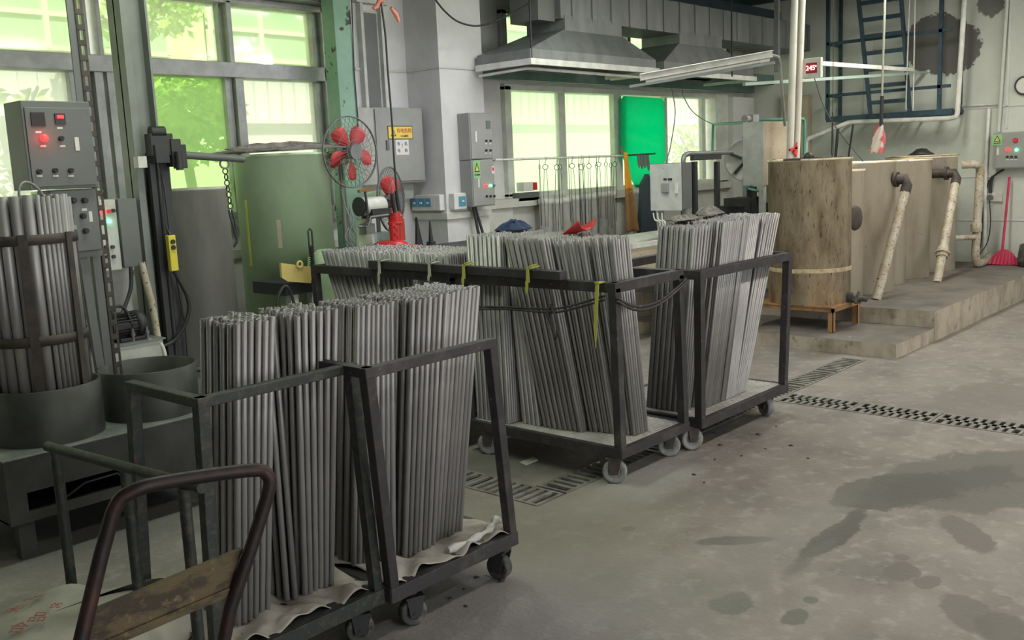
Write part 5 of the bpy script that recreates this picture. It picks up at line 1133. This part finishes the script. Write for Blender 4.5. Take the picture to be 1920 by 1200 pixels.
b = MB().tube([on('X', 11.5, 1706, -20), on('X', 11.5, 1698, 205), on('X', 11.5, 1712, 207), on('X', 11.5, 1716, -20)], .008, 8); tag(b.build('cable_loop', 'white'), 'thin white cable loop hanging in front of the blue ladder', 'cable')
b = MB().tube([on('X', 11.6, 1572, 232), on('X', 11.6, 1566, 300)], .018, 8).tube([on('X', 11.6, 1600, 232), on('X', 11.6, 1590, 300)], .012, 8); tag(b.build('strut_pipe', 'dark'), 'dark strut pipes under the left end of the blue landing', 'strut')
# temperature display on bar
DY = 4.05; DX = 8.9; dp = on('X', DX, 1522, 128)
t = thing('digital_display', 'small white display box with glowing red digits beside the white pipes', 'display', dp)
part(MB().box(DX, DX+.05, dp.y-.088, dp.y+.088, dp.z-.09, dp.z+.095), 'display_box', 'oldgrey', t, bevel=.003)
part(MB().box(DX-.003, DX, dp.y-.052, dp.y+.058, dp.z-.045, dp.z+.05), 'screen', 'scr', t)
text('245', 'segr', t, (DX-.006, dp.y+.010, dp.z+.002), (0, -1, 0), (0, 0, 1), .062, 'digits'); text('°', 'segr', t, (DX-.006, dp.y-.042, dp.z-.0), (0, -1, 0), (0, 0, 1), .055, 'degree_mark')
a2, c2 = on('Y', DY+.03, 1536, 119), on('Y', DY+.03, 1712, 131)
b = MB().beam(a2-Vector((.06, 0, 0)), c2, .03, .04)
tag(b.build('slotted_bar', 'white'), 'white slotted bar running from the red digit display toward the blue ladder', 'bar')
b = MB().beam(on('Y', 4.5, 1395, 158), on('Y', 4.1, 1745, 135), .03, .03); tag(b.build('slotted_rail', 'railg'), 'long greenish rail passing below the red digit display', 'rail')
b = MB().tube(curve([on('Y', 4.1, 1527, 146), on('Y', 4.0, 1545, 200), on('Y', 3.8, 1575, 250), on('Y', 3.7, 1620, 305)], 5), .004, 6); tag(b.build('thin_wire', 'cable'), 'thin dark wire slanting from the red digit display down to the tanks', 'wire')
lq = on('Y', 3.7, 1561, 240); b = MB().tube([(lq.x, 3.7, ZC), (lq.x, 3.7, 1.95)], .003, 5).tube([(lq.x, 3.7, 1.95), (lq.x-.015, 3.7, 1.60), (lq.x, 3.7, 1.56)], .006, 6).tube([(lq.x, 3.7, 1.95), (lq.x+.02, 3.7, 1.60), (lq.x, 3.7, 1.56)], .004, 6); tag(b.build('lid_chain', 'cable'), 'thin lifting wires above the lid of the brown-stained tank', 'wire')
# hanging rope and bag
p1 = on('X', 9.2, 1652, 236); p0 = on('X', 9.2, 1663, -120)
t = thing('hanging_bag', 'crumpled red and white printed plastic bag hanging on a rope above the tanks', 'bag', p1)
part(MB().tube([p1+Vector((0, 0, .0)), p0], .011, 8), 'rope', 'string', t); part(MB().tube([p1, on('X', 9.2, 1654, 180)], .018, 8), 'rope_wrap', 'cable', t)
def bag(u, v):
    a = 2*PI*u; z = p1.z+.01-.255*v; w_ = (.025+.028*min(1, v*2.2)+.012*v); return (p1.x+w_*.5*math.cos(a)+.006*math.sin(6*a+9*v), p1.y+.01+w_*math.sin(a)+.008*math.sin(4*a+7*v)+.02*v, z+.01*math.sin(3*a)*v)
M['bagr'] = mat('bag_red_print', (.62, .13, .13), .4, c2=(.66, .60, .54), scale=9, lo=.50, hi=.56, bump=.3)
part(MB().grid(bag, 28, 16), 'bag_film', 'bagr', t)
# electric box on the wall
a_, c_ = on('X', 11.86, 1868, 249), on('X', 11.86, 1868, 317)
y1_ = a_.y; y0_ = y1_-.36
t = thing('wall_switchbox', 'grey electric box with red and green lamps on the damp wall', 'electric box', (11.93, (y0_+y1_)/2, c_.z))
zt_, zb_ = a_.z, c_.z
part(MB().box(11.865, XR, y0_, y1_+.03, zb_, zt_), 'box_body', 'grey', t, bevel=.004); part(MB().box(11.855, 11.865, y0_+.02, y1_, zb_+.012, zt_-.012), 'door', 'grey', t, bevel=.003)
c = on('X', 11.853, 1870, 262); part(MB().box(11.851, 11.855, c.y-.05, c.y+.05, c.z-.062, c.z+.058), 'warning_label', 'gsign', t)
part(MB().prism([(11.850, c.y+.035, c.z-.022), (11.850, c.y-.035, c.z-.022), (11.850, c.y, c.z+.046)], (-.0015, 0, 0)), 'triangle', 'ink', t); part(MB().prism([(11.8485, c.y+.024, c.z-.015), (11.8485, c.y-.024, c.z-.015), (11.8485, c.y, c.z+.032)], (-.001, 0, 0)), 'triangle_field', 'ysign', t)
text('!', 'ink', t, (11.846, c.y, c.z+.002), (0, -1, 0), (0, 0, 1), .035, 'warning_mark'); text('有电危险', 'ink', t, (11.849, c.y, c.z-.042), (0, -1, 0), (0, 0, 1), .019)
for (px, py, m, r) in ((1904, 263, 'redp', .022), (1890, 281, 'ledr', .014), (1906, 281, 'ledg', .012)):
    c = on('X', 11.853, px, py); part(MB().cyl(c, c-Vector((.02, 0, 0)), r, 16).lathe(c, [(r, .0), (r+.006, .0), (r+.006, .008), (r, .008)], 16, True, axis=(-1, 0, 0)), 'indicator_lamp', m, t)
for (px) in (1889, 1897, 1905):
    c = on('X', 11.853, px, 294); part(MB().cyl(c, c-Vector((.02, 0, 0)), .013, 12), 'button', 'ink', t); part(MB().box(11.852, 11.855, c.y-.016, c.y+.016, c.z-.036, c.z-.026), 'name_plate', 'paper', t)
c = on('X', 11.853, 1871, 284); part(MB().box(11.845, 11.855, c.y-.012, c.y+.012, c.z-.04, c.z+.04), 'door_latch', 'white', t)
b = MB().tube(curve([on('X', 11.93, 1882, 318), on('X', 11.95, 1866, 328), on('X', 11.96, 1852, 345), on('X', 11.96, 1846, 380), on('X', 11.96, 1836, 470)], 6), .012, 8); tag(b.build('green_cable', 'cable'), 'dark cable looping down from the wall electric box', 'cable')
b = MB().tube(curve([on('X', 11.95, 1862, 330), on('X', 11.96, 1858, 345), on('X', 11.96, 1857, 362)], 5), .018, 8); tag(b.build('plug_lead', 'cable'), 'short thick black lead above the wall socket', 'cable')
c = on('X', 11.96, 1857, 370); t = thing('wall_socket', 'white wall socket with a plugged black lead below the electric box', 'socket', (11.96, c.y, c.z))
part(MB().box(11.965, XR, c.y-.12, c.y+.03, c.z-.05, c.z+.05), 'socket_plate', 'white', t, bevel=.003); part(MB().cyl((11.965, c.y, c.z), (11.93, c.y, c.z), .032, 16), 'plug', 'greyd', t)
part(MB().tube(curve([(11.93, c.y, c.z-.03), on('X', 11.93, 1857, 420), on('X', 11.93, 1851, 455), on('X', 11.9, 1836, 478)], 6), .006, 7), 'lead', 'cable', t)
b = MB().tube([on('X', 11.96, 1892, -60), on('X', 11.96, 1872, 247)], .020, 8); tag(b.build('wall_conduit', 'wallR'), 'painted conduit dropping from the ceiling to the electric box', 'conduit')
b = MB().tube([on('X', 11.97, 1800, 199), on('X', 11.97, 1878, 195)], .008, 6).tube([on('X', 11.96, 1854, 203), on('X', 11.96, 1848, 315), on('X', 11.96, 1847, 480)], .022, 8); tag(b.build('wall_pipe', 'white'), 'white pipe running down the wall left of the electric box', 'pipe')
c = on('X', 11.96, 1921, 160); t = thing('wall_gauge', 'round white clock cut by the right edge of the view', 'clock', (11.96, c.y, c.z))
part(MB().lathe((11.99, c.y, c.z), [(0, .03), (.085, .03), (.085, .04), (.10, .04), (.105, .03), (.105, 0)], 36, axis=(-1, 0, 0)), 'case', 'dark', t); part(MB().cyl((11.962, c.y, c.z), (11.957, c.y, c.z), .086, 32), 'dial', 'paper', t)
# broom
t = thing('red_broom', 'crimson broom leaning against the wall at the end of the plinth', 'broom', (11.75, 3.2, .256))
h0 = on('X', 11.93, 1893, 332); h1 = on('X', 11.80, 1879, 474); part(MB().cyl(h0, h1, .014, 10), 'handle', 'crim', t)
L0, L1 = on('X', 11.8, 1853, 487), on('X', 11.8, 1913, 490)
pts = [(1.0, 0, .258), (-0.0, 0, .258)]
b = MB(); n = 16
yl, yr = L0.y, L1.y; v = []
for i in range(n+1):
    k = i/n; y = yl+(yr-yl)*k; zt_ = .30+.13*math.sin(PI*min(max(k, .02), .98))**.6; v += [(11.76-.015*(i % 2), y, .258), (11.81, (y*.75+(yl+yr)/2*.25), zt_)]
b.add(v, [(2*i, 2*i+2, 2*i+3, 2*i+1) for i in range(n)]); part(b, 'bristles', 'crim', t, solid=.03)
b = MB().lathe((11.70, 2.86, 0), [(0, .258), (.1, .26), (.11, .35), (.09, .5), (.04, .52), (0, .52)], 24); tag(b.build('dark_pot', 'rubberd'), 'dark pot on the plinth at the right edge of the view', 'pot')

# ------------------------------------------------------------------ back middle: green post, boxes, switches
p = on('Y', 6.12, 628, 60); q = on('Y', 6.12, 660, 60)
b = MB().box(p.x, q.x, 6.12, 6.27, 0, ZC); tag(b.build('green_post', 'gpost', bevel=.004), 'peeling green painted steel post between the left window and column', 'post')
b = MB().tube([on('Y', 6.11, 659, -10), on('Y', 6.11, 664, 130), on('Y', 6.11, 671, 220), on('Y', 6.1, 672, 300)], .005, 6); tag(b.build('power_lead', 'cable'), 'thin black lead taped down the edge of the green post', 'cable')
BX0, BX1, BYf = 5.33, 5.885, 6.27
t = thing('junction_box', 'big grey wall box with yellow danger sign and white notice', 'electric box', (5.6, 6.38, 1.5))
part(MB().box(BX0, BX1, BYf+.012, 6.5, 1.50, 2.135), 'box_body', 'grey', t, bevel=.004); part(MB().box(BX0+.012, BX1-.012, BYf, BYf+.012, 1.515, 2.12), 'door', 'grey', t, bevel=.004)
part(MB().box(BX0-.19, BX0-.003, BYf+.01, 6.48, 1.50, 2.13), 'side_duct', 'cyl', t)
def jb(x, y): v_ = on('Y', BYf, x, y); return v_
a_, c_ = jb(726, 236), jb(774, 261); cz = (a_.z+c_.z)/2; cxx = (a_.x+c_.x)/2; w_ = c_.x-a_.x; h_ = a_.z-c_.z
part(MB().box(a_.x, c_.x, BYf-.003, BYf, c_.z, a_.z), 'sign_border', 'ink', t); part(MB().box(a_.x+.006, c_.x-.006, BYf-.0045, BYf-.003, c_.z+.006, a_.z-.006), 'danger_sign', 'ysign', t)
part(MB().prism([(a_.x+.03, BYf-.0046, cz-.03), (a_.x+.09, BYf-.0046, cz-.03), (a_.x+.06, BYf-.0046, cz+.028)], (0, -.001, 0)), 'triangle', 'ink', t); part(MB().prism([(a_.x+.042, BYf-.0058, cz-.023), (a_.x+.078, BYf-.0058, cz-.023), (a_.x+.06, BYf-.0058, cz+.012)], (0, -.001, 0)), 'triangle_field', 'ysign', t)
text('有电危险', 'inkr', t, (cxx+.042, BYf-.006, cz+.014), (1, 0, 0), (0, 0, 1), .043); text('小心触电', 'ink', t, (cxx+.042, BYf-.006, cz-.030), (1, 0, 0), (0, 0, 1), .022)
a_, c_ = jb(741, 262), jb(767, 290); part(MB().box(a_.x, c_.x, BYf-.003, BYf, c_.z, a_.z), 'notice', 'paper', t); cxx = (a_.x+c_.x)/2; cz = (a_.z+c_.z)/2
for (dx, dz, ch, m, s_) in ((-.042, .028, '有', 'dark', .034), (.042, .028, '危', 'dark', .034), (-.042, -.030, '电', 'dark', .034), (.042, -.030, '险', 'dark', .034), (0, .012, '!', 'inkr', .05)):
    text(ch, m, t, (cxx+dx, BYf-.0045, cz+dz), (1, 0, 0), (0, 0, 1), s_)
c = jb(726, 272); part(MB().box(c.x-.014, c.x+.014, BYf-.012, BYf, c.z-.04, c.z+.04), 'door_latch', 'greyd', t)
part(MB().box(5.66, 5.80, 6.36, 6.46, 1.36, 1.50), 'cable_gland', 'grey', t)
b = MB().tube(curve([on('Y', 5.6, 712, -10), on('Y', 5.6, 722, 60), on('Y', 5.6, 727, 130), on('Y', 5.6, 735, 230), on('Y', 5.6, 739, 300), on('Y', 5.6, 744, 362)], 6), .0075, 8).cyl(on('Y', 5.6, 743, 358), on('Y', 5.6, 748, 395), .014, 10); tag(b.build('hanging_cable', 'cable'), 'long black cable hanging in front of the grey wall box', 'cable')
b = MB()
for (pts_) in ([(707, 8), (712, 0), (720, 4)], [(733, 14), (743, 28), (748, 42)], [(700, 16), (706, 12), (712, 2)]): b.tube([on('Y', 5.6, *q) for q in pts_], [.012, .02, .010], 6)
tag(b.build('orange_tape', 'coral'), 'orange tape knots on the hanging cable at the top edge', 'tape')
b = MB().tube(curve([on('Y', 5.7, 812, -6), on('Y', 5.7, 835, 22), on('Y', 5.7, 862, 42), on('Y', 5.7, 900, 48), on('Y', 5.7, 950, 30), on('Y', 5.7, 1010, -5)], 6), .008, 8); tag(b.build('sagging_cable', 'cable'), 'dark cable sagging across the top of the white column', 'cable')
# switch panels on the column
def swpanel(label, face, lo, hi, z0, z1, n):
    if face == 'x':
        t = thing('wall_switch', label, 'switch', (5.9, (lo+hi)/2, z0)); part(MB().box(5.87, 5.93, lo, hi, z0, z1), 'housing', 'white', t, bevel=.008)
        for k in range(n):
            y = hi-.045-k*.085; g = part(MB().box(5.864, 5.87, y-.072+.036, y+.036, z0+.035, z1-.03), 'switch_window', 'cyan', t); part(MB().box(5.856, 5.864, y-.012, y+.012, (z0+z1)/2-.008, (z0+z1)/2+.008), 'toggle', 'paper', g)
    else:
        t = thing('wall_switch', label, 'switch', ((lo+hi)/2, 6.05, z0)); part(MB().box(lo, hi, 6.02, 6.085, z0, z1), 'housing', 'white', t, bevel=.008)
        g = part(MB().box(hi-.10, hi-.02, 6.014, 6.02, z0+.03, z1-.03), 'switch_window', 'cyan', t); part(MB().box(hi-.07, hi-.045, 6.006, 6.014, (z0+z1)/2-.008, (z0+z1)/2+.008), 'toggle', 'paper', g)
swpanel('white triple switch panel with blue windows on the column side', 'x', 6.105, 6.47, 1.245, 1.385, 3)
swpanel('white single switch panel with one blue window on the column front', 'y', 5.965, 6.12, 1.245, 1.39, 1)
# cabinet on column front
CY = 5.935; x0_ = on('Y', CY, 884, 300).x; x1_ = on('Y', CY, 926, 300).x
for (zt_, zb_, lab, low) in ((2.075, 1.672, 'upper grey control cabinet on the white column, mounted above its twin', False), (1.668, 1.262, 'lower grey control cabinet with lit lamps on the white column', True)):
    t = thing('control_cabinet', lab, 'cabinet', ((x0_+x1_)/2, 6.0, zb_))
    part(MB().box(x0_, x1_, CY+.008, 6.085, zb_, zt_), 'cabinet_body', 'grey', t, bevel=.004); part(MB().box(x0_+.008, x1_-.006, CY, CY+.008, zb_+.008, zt_-.008), 'door', 'grey', t, bevel=.003)
    F_ = lambda x, y: on('Y', CY, x, y)
    if not low:
        c = F_(915, 234); part(MB().box(c.x-.028, c.x+.028, CY-.004, CY, c.z-.035, c.z+.035), 'meter', 'greyd', t)
        for (px, py) in ((911, 264), (919, 264), (911, 282), (919, 282)): c = F_(px, py); part(MB().cyl(c, c-Vector((0, .014, 0)), .010, 12), 'knob', 'ink', t); part(MB().box(c.x-.01, c.x+.01, CY-.002, CY, c.z-.03, c.z-.018), 'name_plate', 'paper', t)
        c = F_(892, 256); part(MB().box(c.x-.01, c.x+.01, CY-.006, CY, c.z-.045, c.z+.045), 'door_latch', 'paper', t)
    else:
        c = F_(894, 317); part(MB().box(c.x-.042, c.x+.042, CY-.002, CY, c.z-.08, c.z+.075), 'warning_label', 'gsign', t)
        part(MB().prism([(c.x-.032, CY-.0022, c.z-.025), (c.x+.032, CY-.0022, c.z-.025), (c.x, CY-.0022, c.z+.06)], (0, -.001, 0)), 'triangle', 'ink', t); part(MB().prism([(c.x-.02, CY-.0033, c.z-.017), (c.x+.02, CY-.0033, c.z-.017), (c.x, CY-.0033, c.z+.038)], (0, -.001, 0)), 'triangle_field', 'ysign', t)
        text('当心触电', 'ink', t, (c.x, CY-.004, c.z-.05), (1, 0, 0), (0, 0, 1), .018)
        c = F_(924, 318); part(MB().box(c.x-.02, c.x+.02, CY-.006, CY, c.z-.035, c.z+.03), 'counter', 'paper', t); part(MB().box(c.x-.014, c.x+.008, CY-.008, CY-.006, c.z-.01, c.z+.02), 'counter_display', 'redp', t)
        for (px, py, m) in ((911, 349, 'ledr'), (919, 348, 'ledg'), (925, 348, 'greyd')): c = F_(px, py); part(MB().cyl(c, c-Vector((0, .016, 0)), .012, 14), 'indicator_lamp', m, t)
        for px in (912, 919, 926): c = F_(px, 368); part(MB().cyl(c, c-Vector((0, .014, 0)), .010, 12), 'knob', 'ink', t)
        c = F_(897, 343); part(MB().box(c.x-.009, c.x+.009, CY-.006, CY, c.z-.04, c.z+.04), 'door_latch', 'paper', t)
b = MB().tube([(6.20, 6.02, 1.262), (6.23, 5.98, .9), (6.235, 5.98, .2)], .014, 8).tube([(6.22, 6.02, 1.262), (6.31, 5.97, .85), (6.34, 5.97, .2)], .013, 8); tag(b.build('cabinet_cable', 'cable'), 'pair of black cables running down below the lower column cabinet', 'cable')

# ------------------------------------------------------------------ bench and fans behind the rear trolley
t = thing('work_bench', 'dark steel work bench behind the rear trolley, carrying the red jack', 'bench', (5.2, 5.4, 0))
part(MB().box(4.33, 5.92, 5.0, 5.45, .995, 1.03), 'bench_top', 'dark', t); part(MB().box(4.35, 5.90, 5.02, 5.04, .93, .995), 'apron', 'white', t)
for (x, y) in ((4.38, 5.06), (5.85, 5.06), (4.38, 5.40), (5.85, 5.40)): part(MB().box(x-.02, x+.02, y-.02, y+.02, 0, .995), 'leg', 'dark', t)
def fan(label, c, r, nrm, base_z, dia_h, blade='redp', spin=0):
    t = thing('pedestal_fan', label, 'fan', (c.x, c.y, base_z)); N_ = Vector(nrm).normalized(); s1 = N_.cross(Vector((0, 0, 1))).normalized(); s2 = s1.cross(N_)*-1
    pt = lambda a, rr, d: c+(s1*math.cos(a)+s2*math.sin(a))*rr+N_*d
    for sgn in (1, -1):
        b = MB(); b.tube([pt(2*PI*k/40, r, .0+.004*sgn) for k in range(40)], .0055, 6, closed=True)
        for rr in (.33, .62): b.tube([pt(2*PI*k/32, r*rr, sgn*(.055*(1-rr**3)+.01)) for k in range(32)], .0022, 5, closed=True)
        for k in range(36):
            a = 2*PI*k/36; b.tube([pt(a+.25*q, r*(.2+.8*q), sgn*(.06*(1-(.2+.8*q)**3)+.006)) for q in (0, .25, .5, .75, 1)], .0017, 4, caps=False)
        part(b, 'front_guard' if sgn > 0 else 'rear_guard', 'duct', t)
    for k in range(5):
        a0 = 2*PI*k/5+spin; v = []; n = 8
        for i in range(n+1):
            q = i/n; rr = r*(.18+.62*q); wd = .66*math.sin(PI*(.12+.78*q))**.6
            v += [pt(a0-wd*.62, rr, .018), pt(a0, rr, .0), pt(a0+wd*.62, rr, -.02)]
        f = [(3*i+j, 3*i+3+j, 3*i+4+j, 3*i+1+j) for i in range(n) for j in (0, 1)]; part(MB().add(v, f, True), 'blade', blade, t, solid=.002)
    part(MB().cyl(c-N_*.03, c+N_*.03, r*.2, 20).cyl(c+N_*.058, c+N_*.066, r*.22, 20), 'hub', 'duct', t)
    part(MB().cyl(c-N_*.06, c-N_*.20, r*.33, 20, r*.25), 'motor_housing', 'gtank', t)
    q = c-N_*.12; part(MB().cyl((q.x, q.y, base_z), (q.x, q.y, q.z-.04), .017, 12), 'pole', 'duct', t); part(MB().lathe((q.x, q.y, base_z), [(0, .03), (.03, .03), (.17, .012), (.18, .001), (0, .001)], 28), 'base', 'dark', t)
    return t
f1 = on('Y', 5.62, 657, 285); f1w = (f1-CAM).dot(fw); fan('standing wire guard fan with red blades in front of the green post', f1, 66/F*f1w, (.05, -1, 0), 0, 1, spin=.35)
f2 = on('Y', 5.75, 733, 374); fan('second fan seen nearly edge on beside the grey wall box', f2, 60/F*(f2-CAM).dot(fw), (.42, -.9, 0), 0, 1, 'redp', .2)
# bench grinder motor on post
g = on('Y', 5.22, 696, 386); t = thing('bench_motor', 'grey and black electric motor with a small wooden handle on a stand', 'motor', (g.x, 5.3, 1.03))
b = MB().cyl(g+Vector((-.10, 0, 0)), g+Vector((.10, 0, .0)), .062, 24); part(b, 'motor_body', 'white', t, bevel=0)
part(MB().cyl(g+Vector((-.115, 0, 0)), g+Vector((-.10, 0, 0)), .066, 24).cyl(g+Vector((.10, 0, 0)), g+Vector((.125, 0, 0)), .064, 24).box(g.x-.05, g.x+.115, g.y-.07, g.y+.05, g.z-.085, g.z-.02), 'end_cover', 'dark', t)
hd = on('Y', 5.16, 684, 356); part(MB().beam(hd-Vector((.055, 0, .008)), hd+Vector((.055, 0, .008)), .024, .018), 'wood_grip', 'brown', t); part(MB().tube([hd, on('Y', 5.15, 688, 385), on('Y', 5.15, 690, 412), on('Y', 5.15, 680, 425)], .009, 8), 'lever', 'dark', t)
part(MB().tube([on('Y', 5.15, 672, 425), on('Y', 5.15, 690, 425), on('Y', 5.15, 695, 407), on('Y', 5.15, 728, 403)], .009, 8).box(g.x-.10, g.x-.02, g.y-.05, g.y+.02, g.z-.19, g.z-.12).cyl(on('Y', 5.14, 693, 428), on('Y', 5.10, 693, 428), .024, 14), 'bracket', 'duct', t)
part(MB().beam((g.x-.02, 5.3, 1.03), (g.x-.02, 5.28, g.z-.08), .12, .02, (0, 1, 0)).beam((g.x+.09, 5.36, 1.03), (g.x+.0, 5.30, g.z-.12), .05, .02, (0, 1, 0)), 'stand', 'gtank', t)
# red jack
j = on('Y', 5.15, 741, 464); jz = 1.031; t = thing('red_jack', 'bright red hydraulic jack with black pump rod standing on the bench', 'jack', (j.x, 5.15, jz))
part(MB().lathe((j.x-.04, 5.15, jz), [(0, 0), (.12, 0), (.125, .02), (.12, .075), (.08, .095), (0, .095)], 28), 'base', 'red', t)
b = MB().cyl((j.x+.02, 5.15, jz+.05), (j.x+.02, 5.15, jz+.26), .050, 24).cyl((j.x+.02, 5.15, jz+.26), (j.x+.02, 5.15, jz+.285), .036, 20).cyl((j.x-.035, 5.12, jz+.05), (j.x-.035, 5.12, jz+.22), .022, 14).lathe((j.x+.02, 5.15, jz+.2), [(.05, 0), (.056, .005), (.056, .02), (.05, .025)], 24)
part(b, 'cylinder_body', 'red', t)
for dz in (.09, .14, .19): part(MB().cyl((j.x-.035, 5.10, jz+dz), (j.x-.035, 5.085, jz+dz), .012, 10), 'bolt', 'redp', t)
part(MB().box(j.x+.010, j.x+.055, 5.098, 5.102, jz+.09, jz+.24), 'label_strip', 'inkr', t)
part(MB().cyl((j.x+.015, 5.15, jz+.285), (j.x+.0, 5.15, jz+.42), .013, 12), 'pump_rod', 'black', t)
c = on('Y', 5.1, 776, 466); b = MB().lathe((c.x, 5.1, 1.031), [(0, .05), (.03, .05), (.045, .03), (.045, .01), (.03, 0), (0, 0)], 20); b.cyl((c.x, 5.07, 1.055), (c.x, 5.05, 1.055), .02, 12); tag(b.build('tape_measure', 'inkr'), 'small round red and white tape measure on the bench', 'tool')
for (px, py0, lab) in ((782, 407, 'tall dark pointed blade propped upright behind the red jack'), (806, 415, 'slim dark spindle standing upright right of the pointed blade')):
    a_ = on('Y', 5.3, px, py0); c_ = on('Y', 5.3, px+6, 460); b = MB()
    if px < 800: b.prism([a_, (c_.x+.035, 5.3, 1.031), (c_.x-.035, 5.3, 1.031)], (0, .02, 0))
    else: b.cyl((a_.x, 5.3, 1.031), a_, .022, 12, .006).cyl((a_.x, 5.3, 1.031), (a_.x, 5.3, 1.07), .035, 14)
    tag(b.build('tool_spindle', 'dark'), lab, 'tool')
b = MB().lathe((on('Y', 5.35, 716, 450).x, 5.35, 1.031), [(0, 0), (.045, 0), (.06, .14), (.063, .145), (.056, .145), (.042, .01), (0, .01)], 24); tag(b.build('plastic_cup', 'bottle'), 'clear plastic cup standing left of the red jack', 'cup')
# wire coil, machine at the left of the rear trolley
p = on('Y', 5.35, 552, 516); t = thing('small_machine', 'small machine with a yellow folded plate guard behind the near rods', 'machine', (p.x+.1, 5.4, 0))
q = [on('Y', 5.28, 527, 493), on('Y', 5.28, 587, 501), on('Y', 5.28, 583, 531), on('Y', 5.28, 540, 528), on('Y', 5.28, 529, 521)]
part(MB().prism(q, (0, .02, 0)), 'guard_plate', 'yellowp', t)
c = on('Y', 5.27, 562, 496); part(MB().lathe(c, [(.020+.008*math.cos(a), .006*math.sin(a)) for a in [k*PI/4 for k in range(8)]], 20, True, axis=(0, 1, 0)), 'ring', 'yellowp', t)
a_, c_ = on('Y', 5.33, 533, 531), on('Y', 5.33, 600, 545); part(MB().box(a_.x, c_.x, 5.32, 5.7, c_.z, a_.z-.005), 'table_plate', 'dark', t)
for x in (a_.x+.05, c_.x-.06): part(MB().box(x, x+.06, 5.34, 5.40, 0, c_.z), 'leg', 'white', t)
sp = on('Y', 5.36, 581, 545); s0 = on('Y', 5.36, 583, 460); part(MB().cyl((s0.x, 5.36, c_.z), (s0.x, 5.36, s0.z), .010, 10), 'spring_rod', 'dark', t)
cz_ = c_.z+.1; pts = []
for k in range(130): a = k*2*PI/9; pts.append((s0.x+.016*math.cos(a), 5.36+.016*math.sin(a), cz_+(s0.z-cz_)*k/130))
part(MB().tube(pts, .004, 5), 'spring', 'dark', t)
u0 = on('Y', 5.36, 582, 428); part(MB().tube([(s0.x-.014, 5.36, s0.z-.05), (s0.x-.016, 5.36, u0.z-.02), (s0.x, 5.36, u0.z), (s0.x+.016, 5.36, u0.z-.02), (s0.x+.014, 5.36, s0.z-.05)], .006, 8), 'hook_loop', 'dark', t)
b = MB().tube(curve([on('Y', 5.0, 518, 600), on('Y', 5.0, 521, 560), on('Y', 5.0, 533, 537), on('Y', 5.0, 545, 548), on('Y', 5.0, 556, 590)], 6), .010, 8); tag(b.build('wire_hoop', 'dark'), 'dark bent wire handle arching behind the nearest rods', 'handle')
cb = on('Y', 5.44, 612, 505); b = MB().lathe((cb.x, 5.44, 0), [(0, .001), (.135, .001), (.135, cb.z-.02), (.12, cb.z+.09), (.05, cb.z+.14), (0, cb.z+.14)], 36); tag(b.build('water_barrel', 'gtank'), 'rounded pale grey barrel half hidden by the slanting rods', 'barrel')
b = MB()
rnd = random.Random(6)
for k in range(5):
    p0 = on('Y', 5.5, 652+rnd.uniform(-3, 6), 400+rnd.uniform(-20, 10)); p1 = on('Y', 5.35, 660+rnd.uniform(-14, 12), 462)
    b.tube(curve([p0, p0.lerp(p1, .4)+Vector((rnd.uniform(-.04, .04), 0, 0)), p0.lerp(p1, .7)+Vector((rnd.uniform(-.05, .05), 0, 0)), p1], 5), .005, 6)
b.tube(curve([on('Y', 5.5, 640, 355), on('Y', 5.5, 645, 380), on('Y', 5.45, 655, 410), on('Y', 5.4, 664, 455)], 5), .005, 6)
tag(b.build('tangled_wires', 'cableg'), 'tangle of grey wires hanging below the wire guard fan', 'wires')
# floor litter
rnd = random.Random(12); M['litter'] = mat('litter_dark', (.05, .045, .04), .9)
for i, (px, py) in enumerate([(1515, 860), (1483, 836), (1435, 842), (1390, 855), (1350, 835), (1340, 862), (1300, 890), (895, 1083), (873, 1137), (845, 1122), (870, 1105), (940, 1090), (1320, 905), (1455, 800), (1420, 815), (1340, 812)]):
    p = on('Z', 0, px, py); s_ = rnd.uniform(.008, .018); b = MB(); n = 6; r_ = [s_*rnd.uniform(.6, 1.3) for _ in range(n)]
    v = [(p.x+r_[k]*math.cos(k*PI/3), p.y+r_[k]*math.sin(k*PI/3), .001) for k in range(n)]+[(p.x, p.y, s_*.6)]
    b.add(v, [(k, (k+1) % n, n) for k in range(n)]+[tuple(reversed(range(n)))]); o = b.build('floor_crumb', 'litter'); tag(o, 'small dark crumb lying on the open concrete floor', 'litter', 'dark crumbs on the floor')
p = on('Z', 0, 990, 868); b = MB().prism([(p.x-.05, p.y-.03, .002), (p.x+.06, p.y-.02, .002), (p.x+.08, p.y+.03, .002), (p.x-.03, p.y+.035, .002)], (0, 0, .006)); tag(b.build('wood_chip', 'string'), 'pale flat chip lying on the floor under the tied trolley', 'chip')
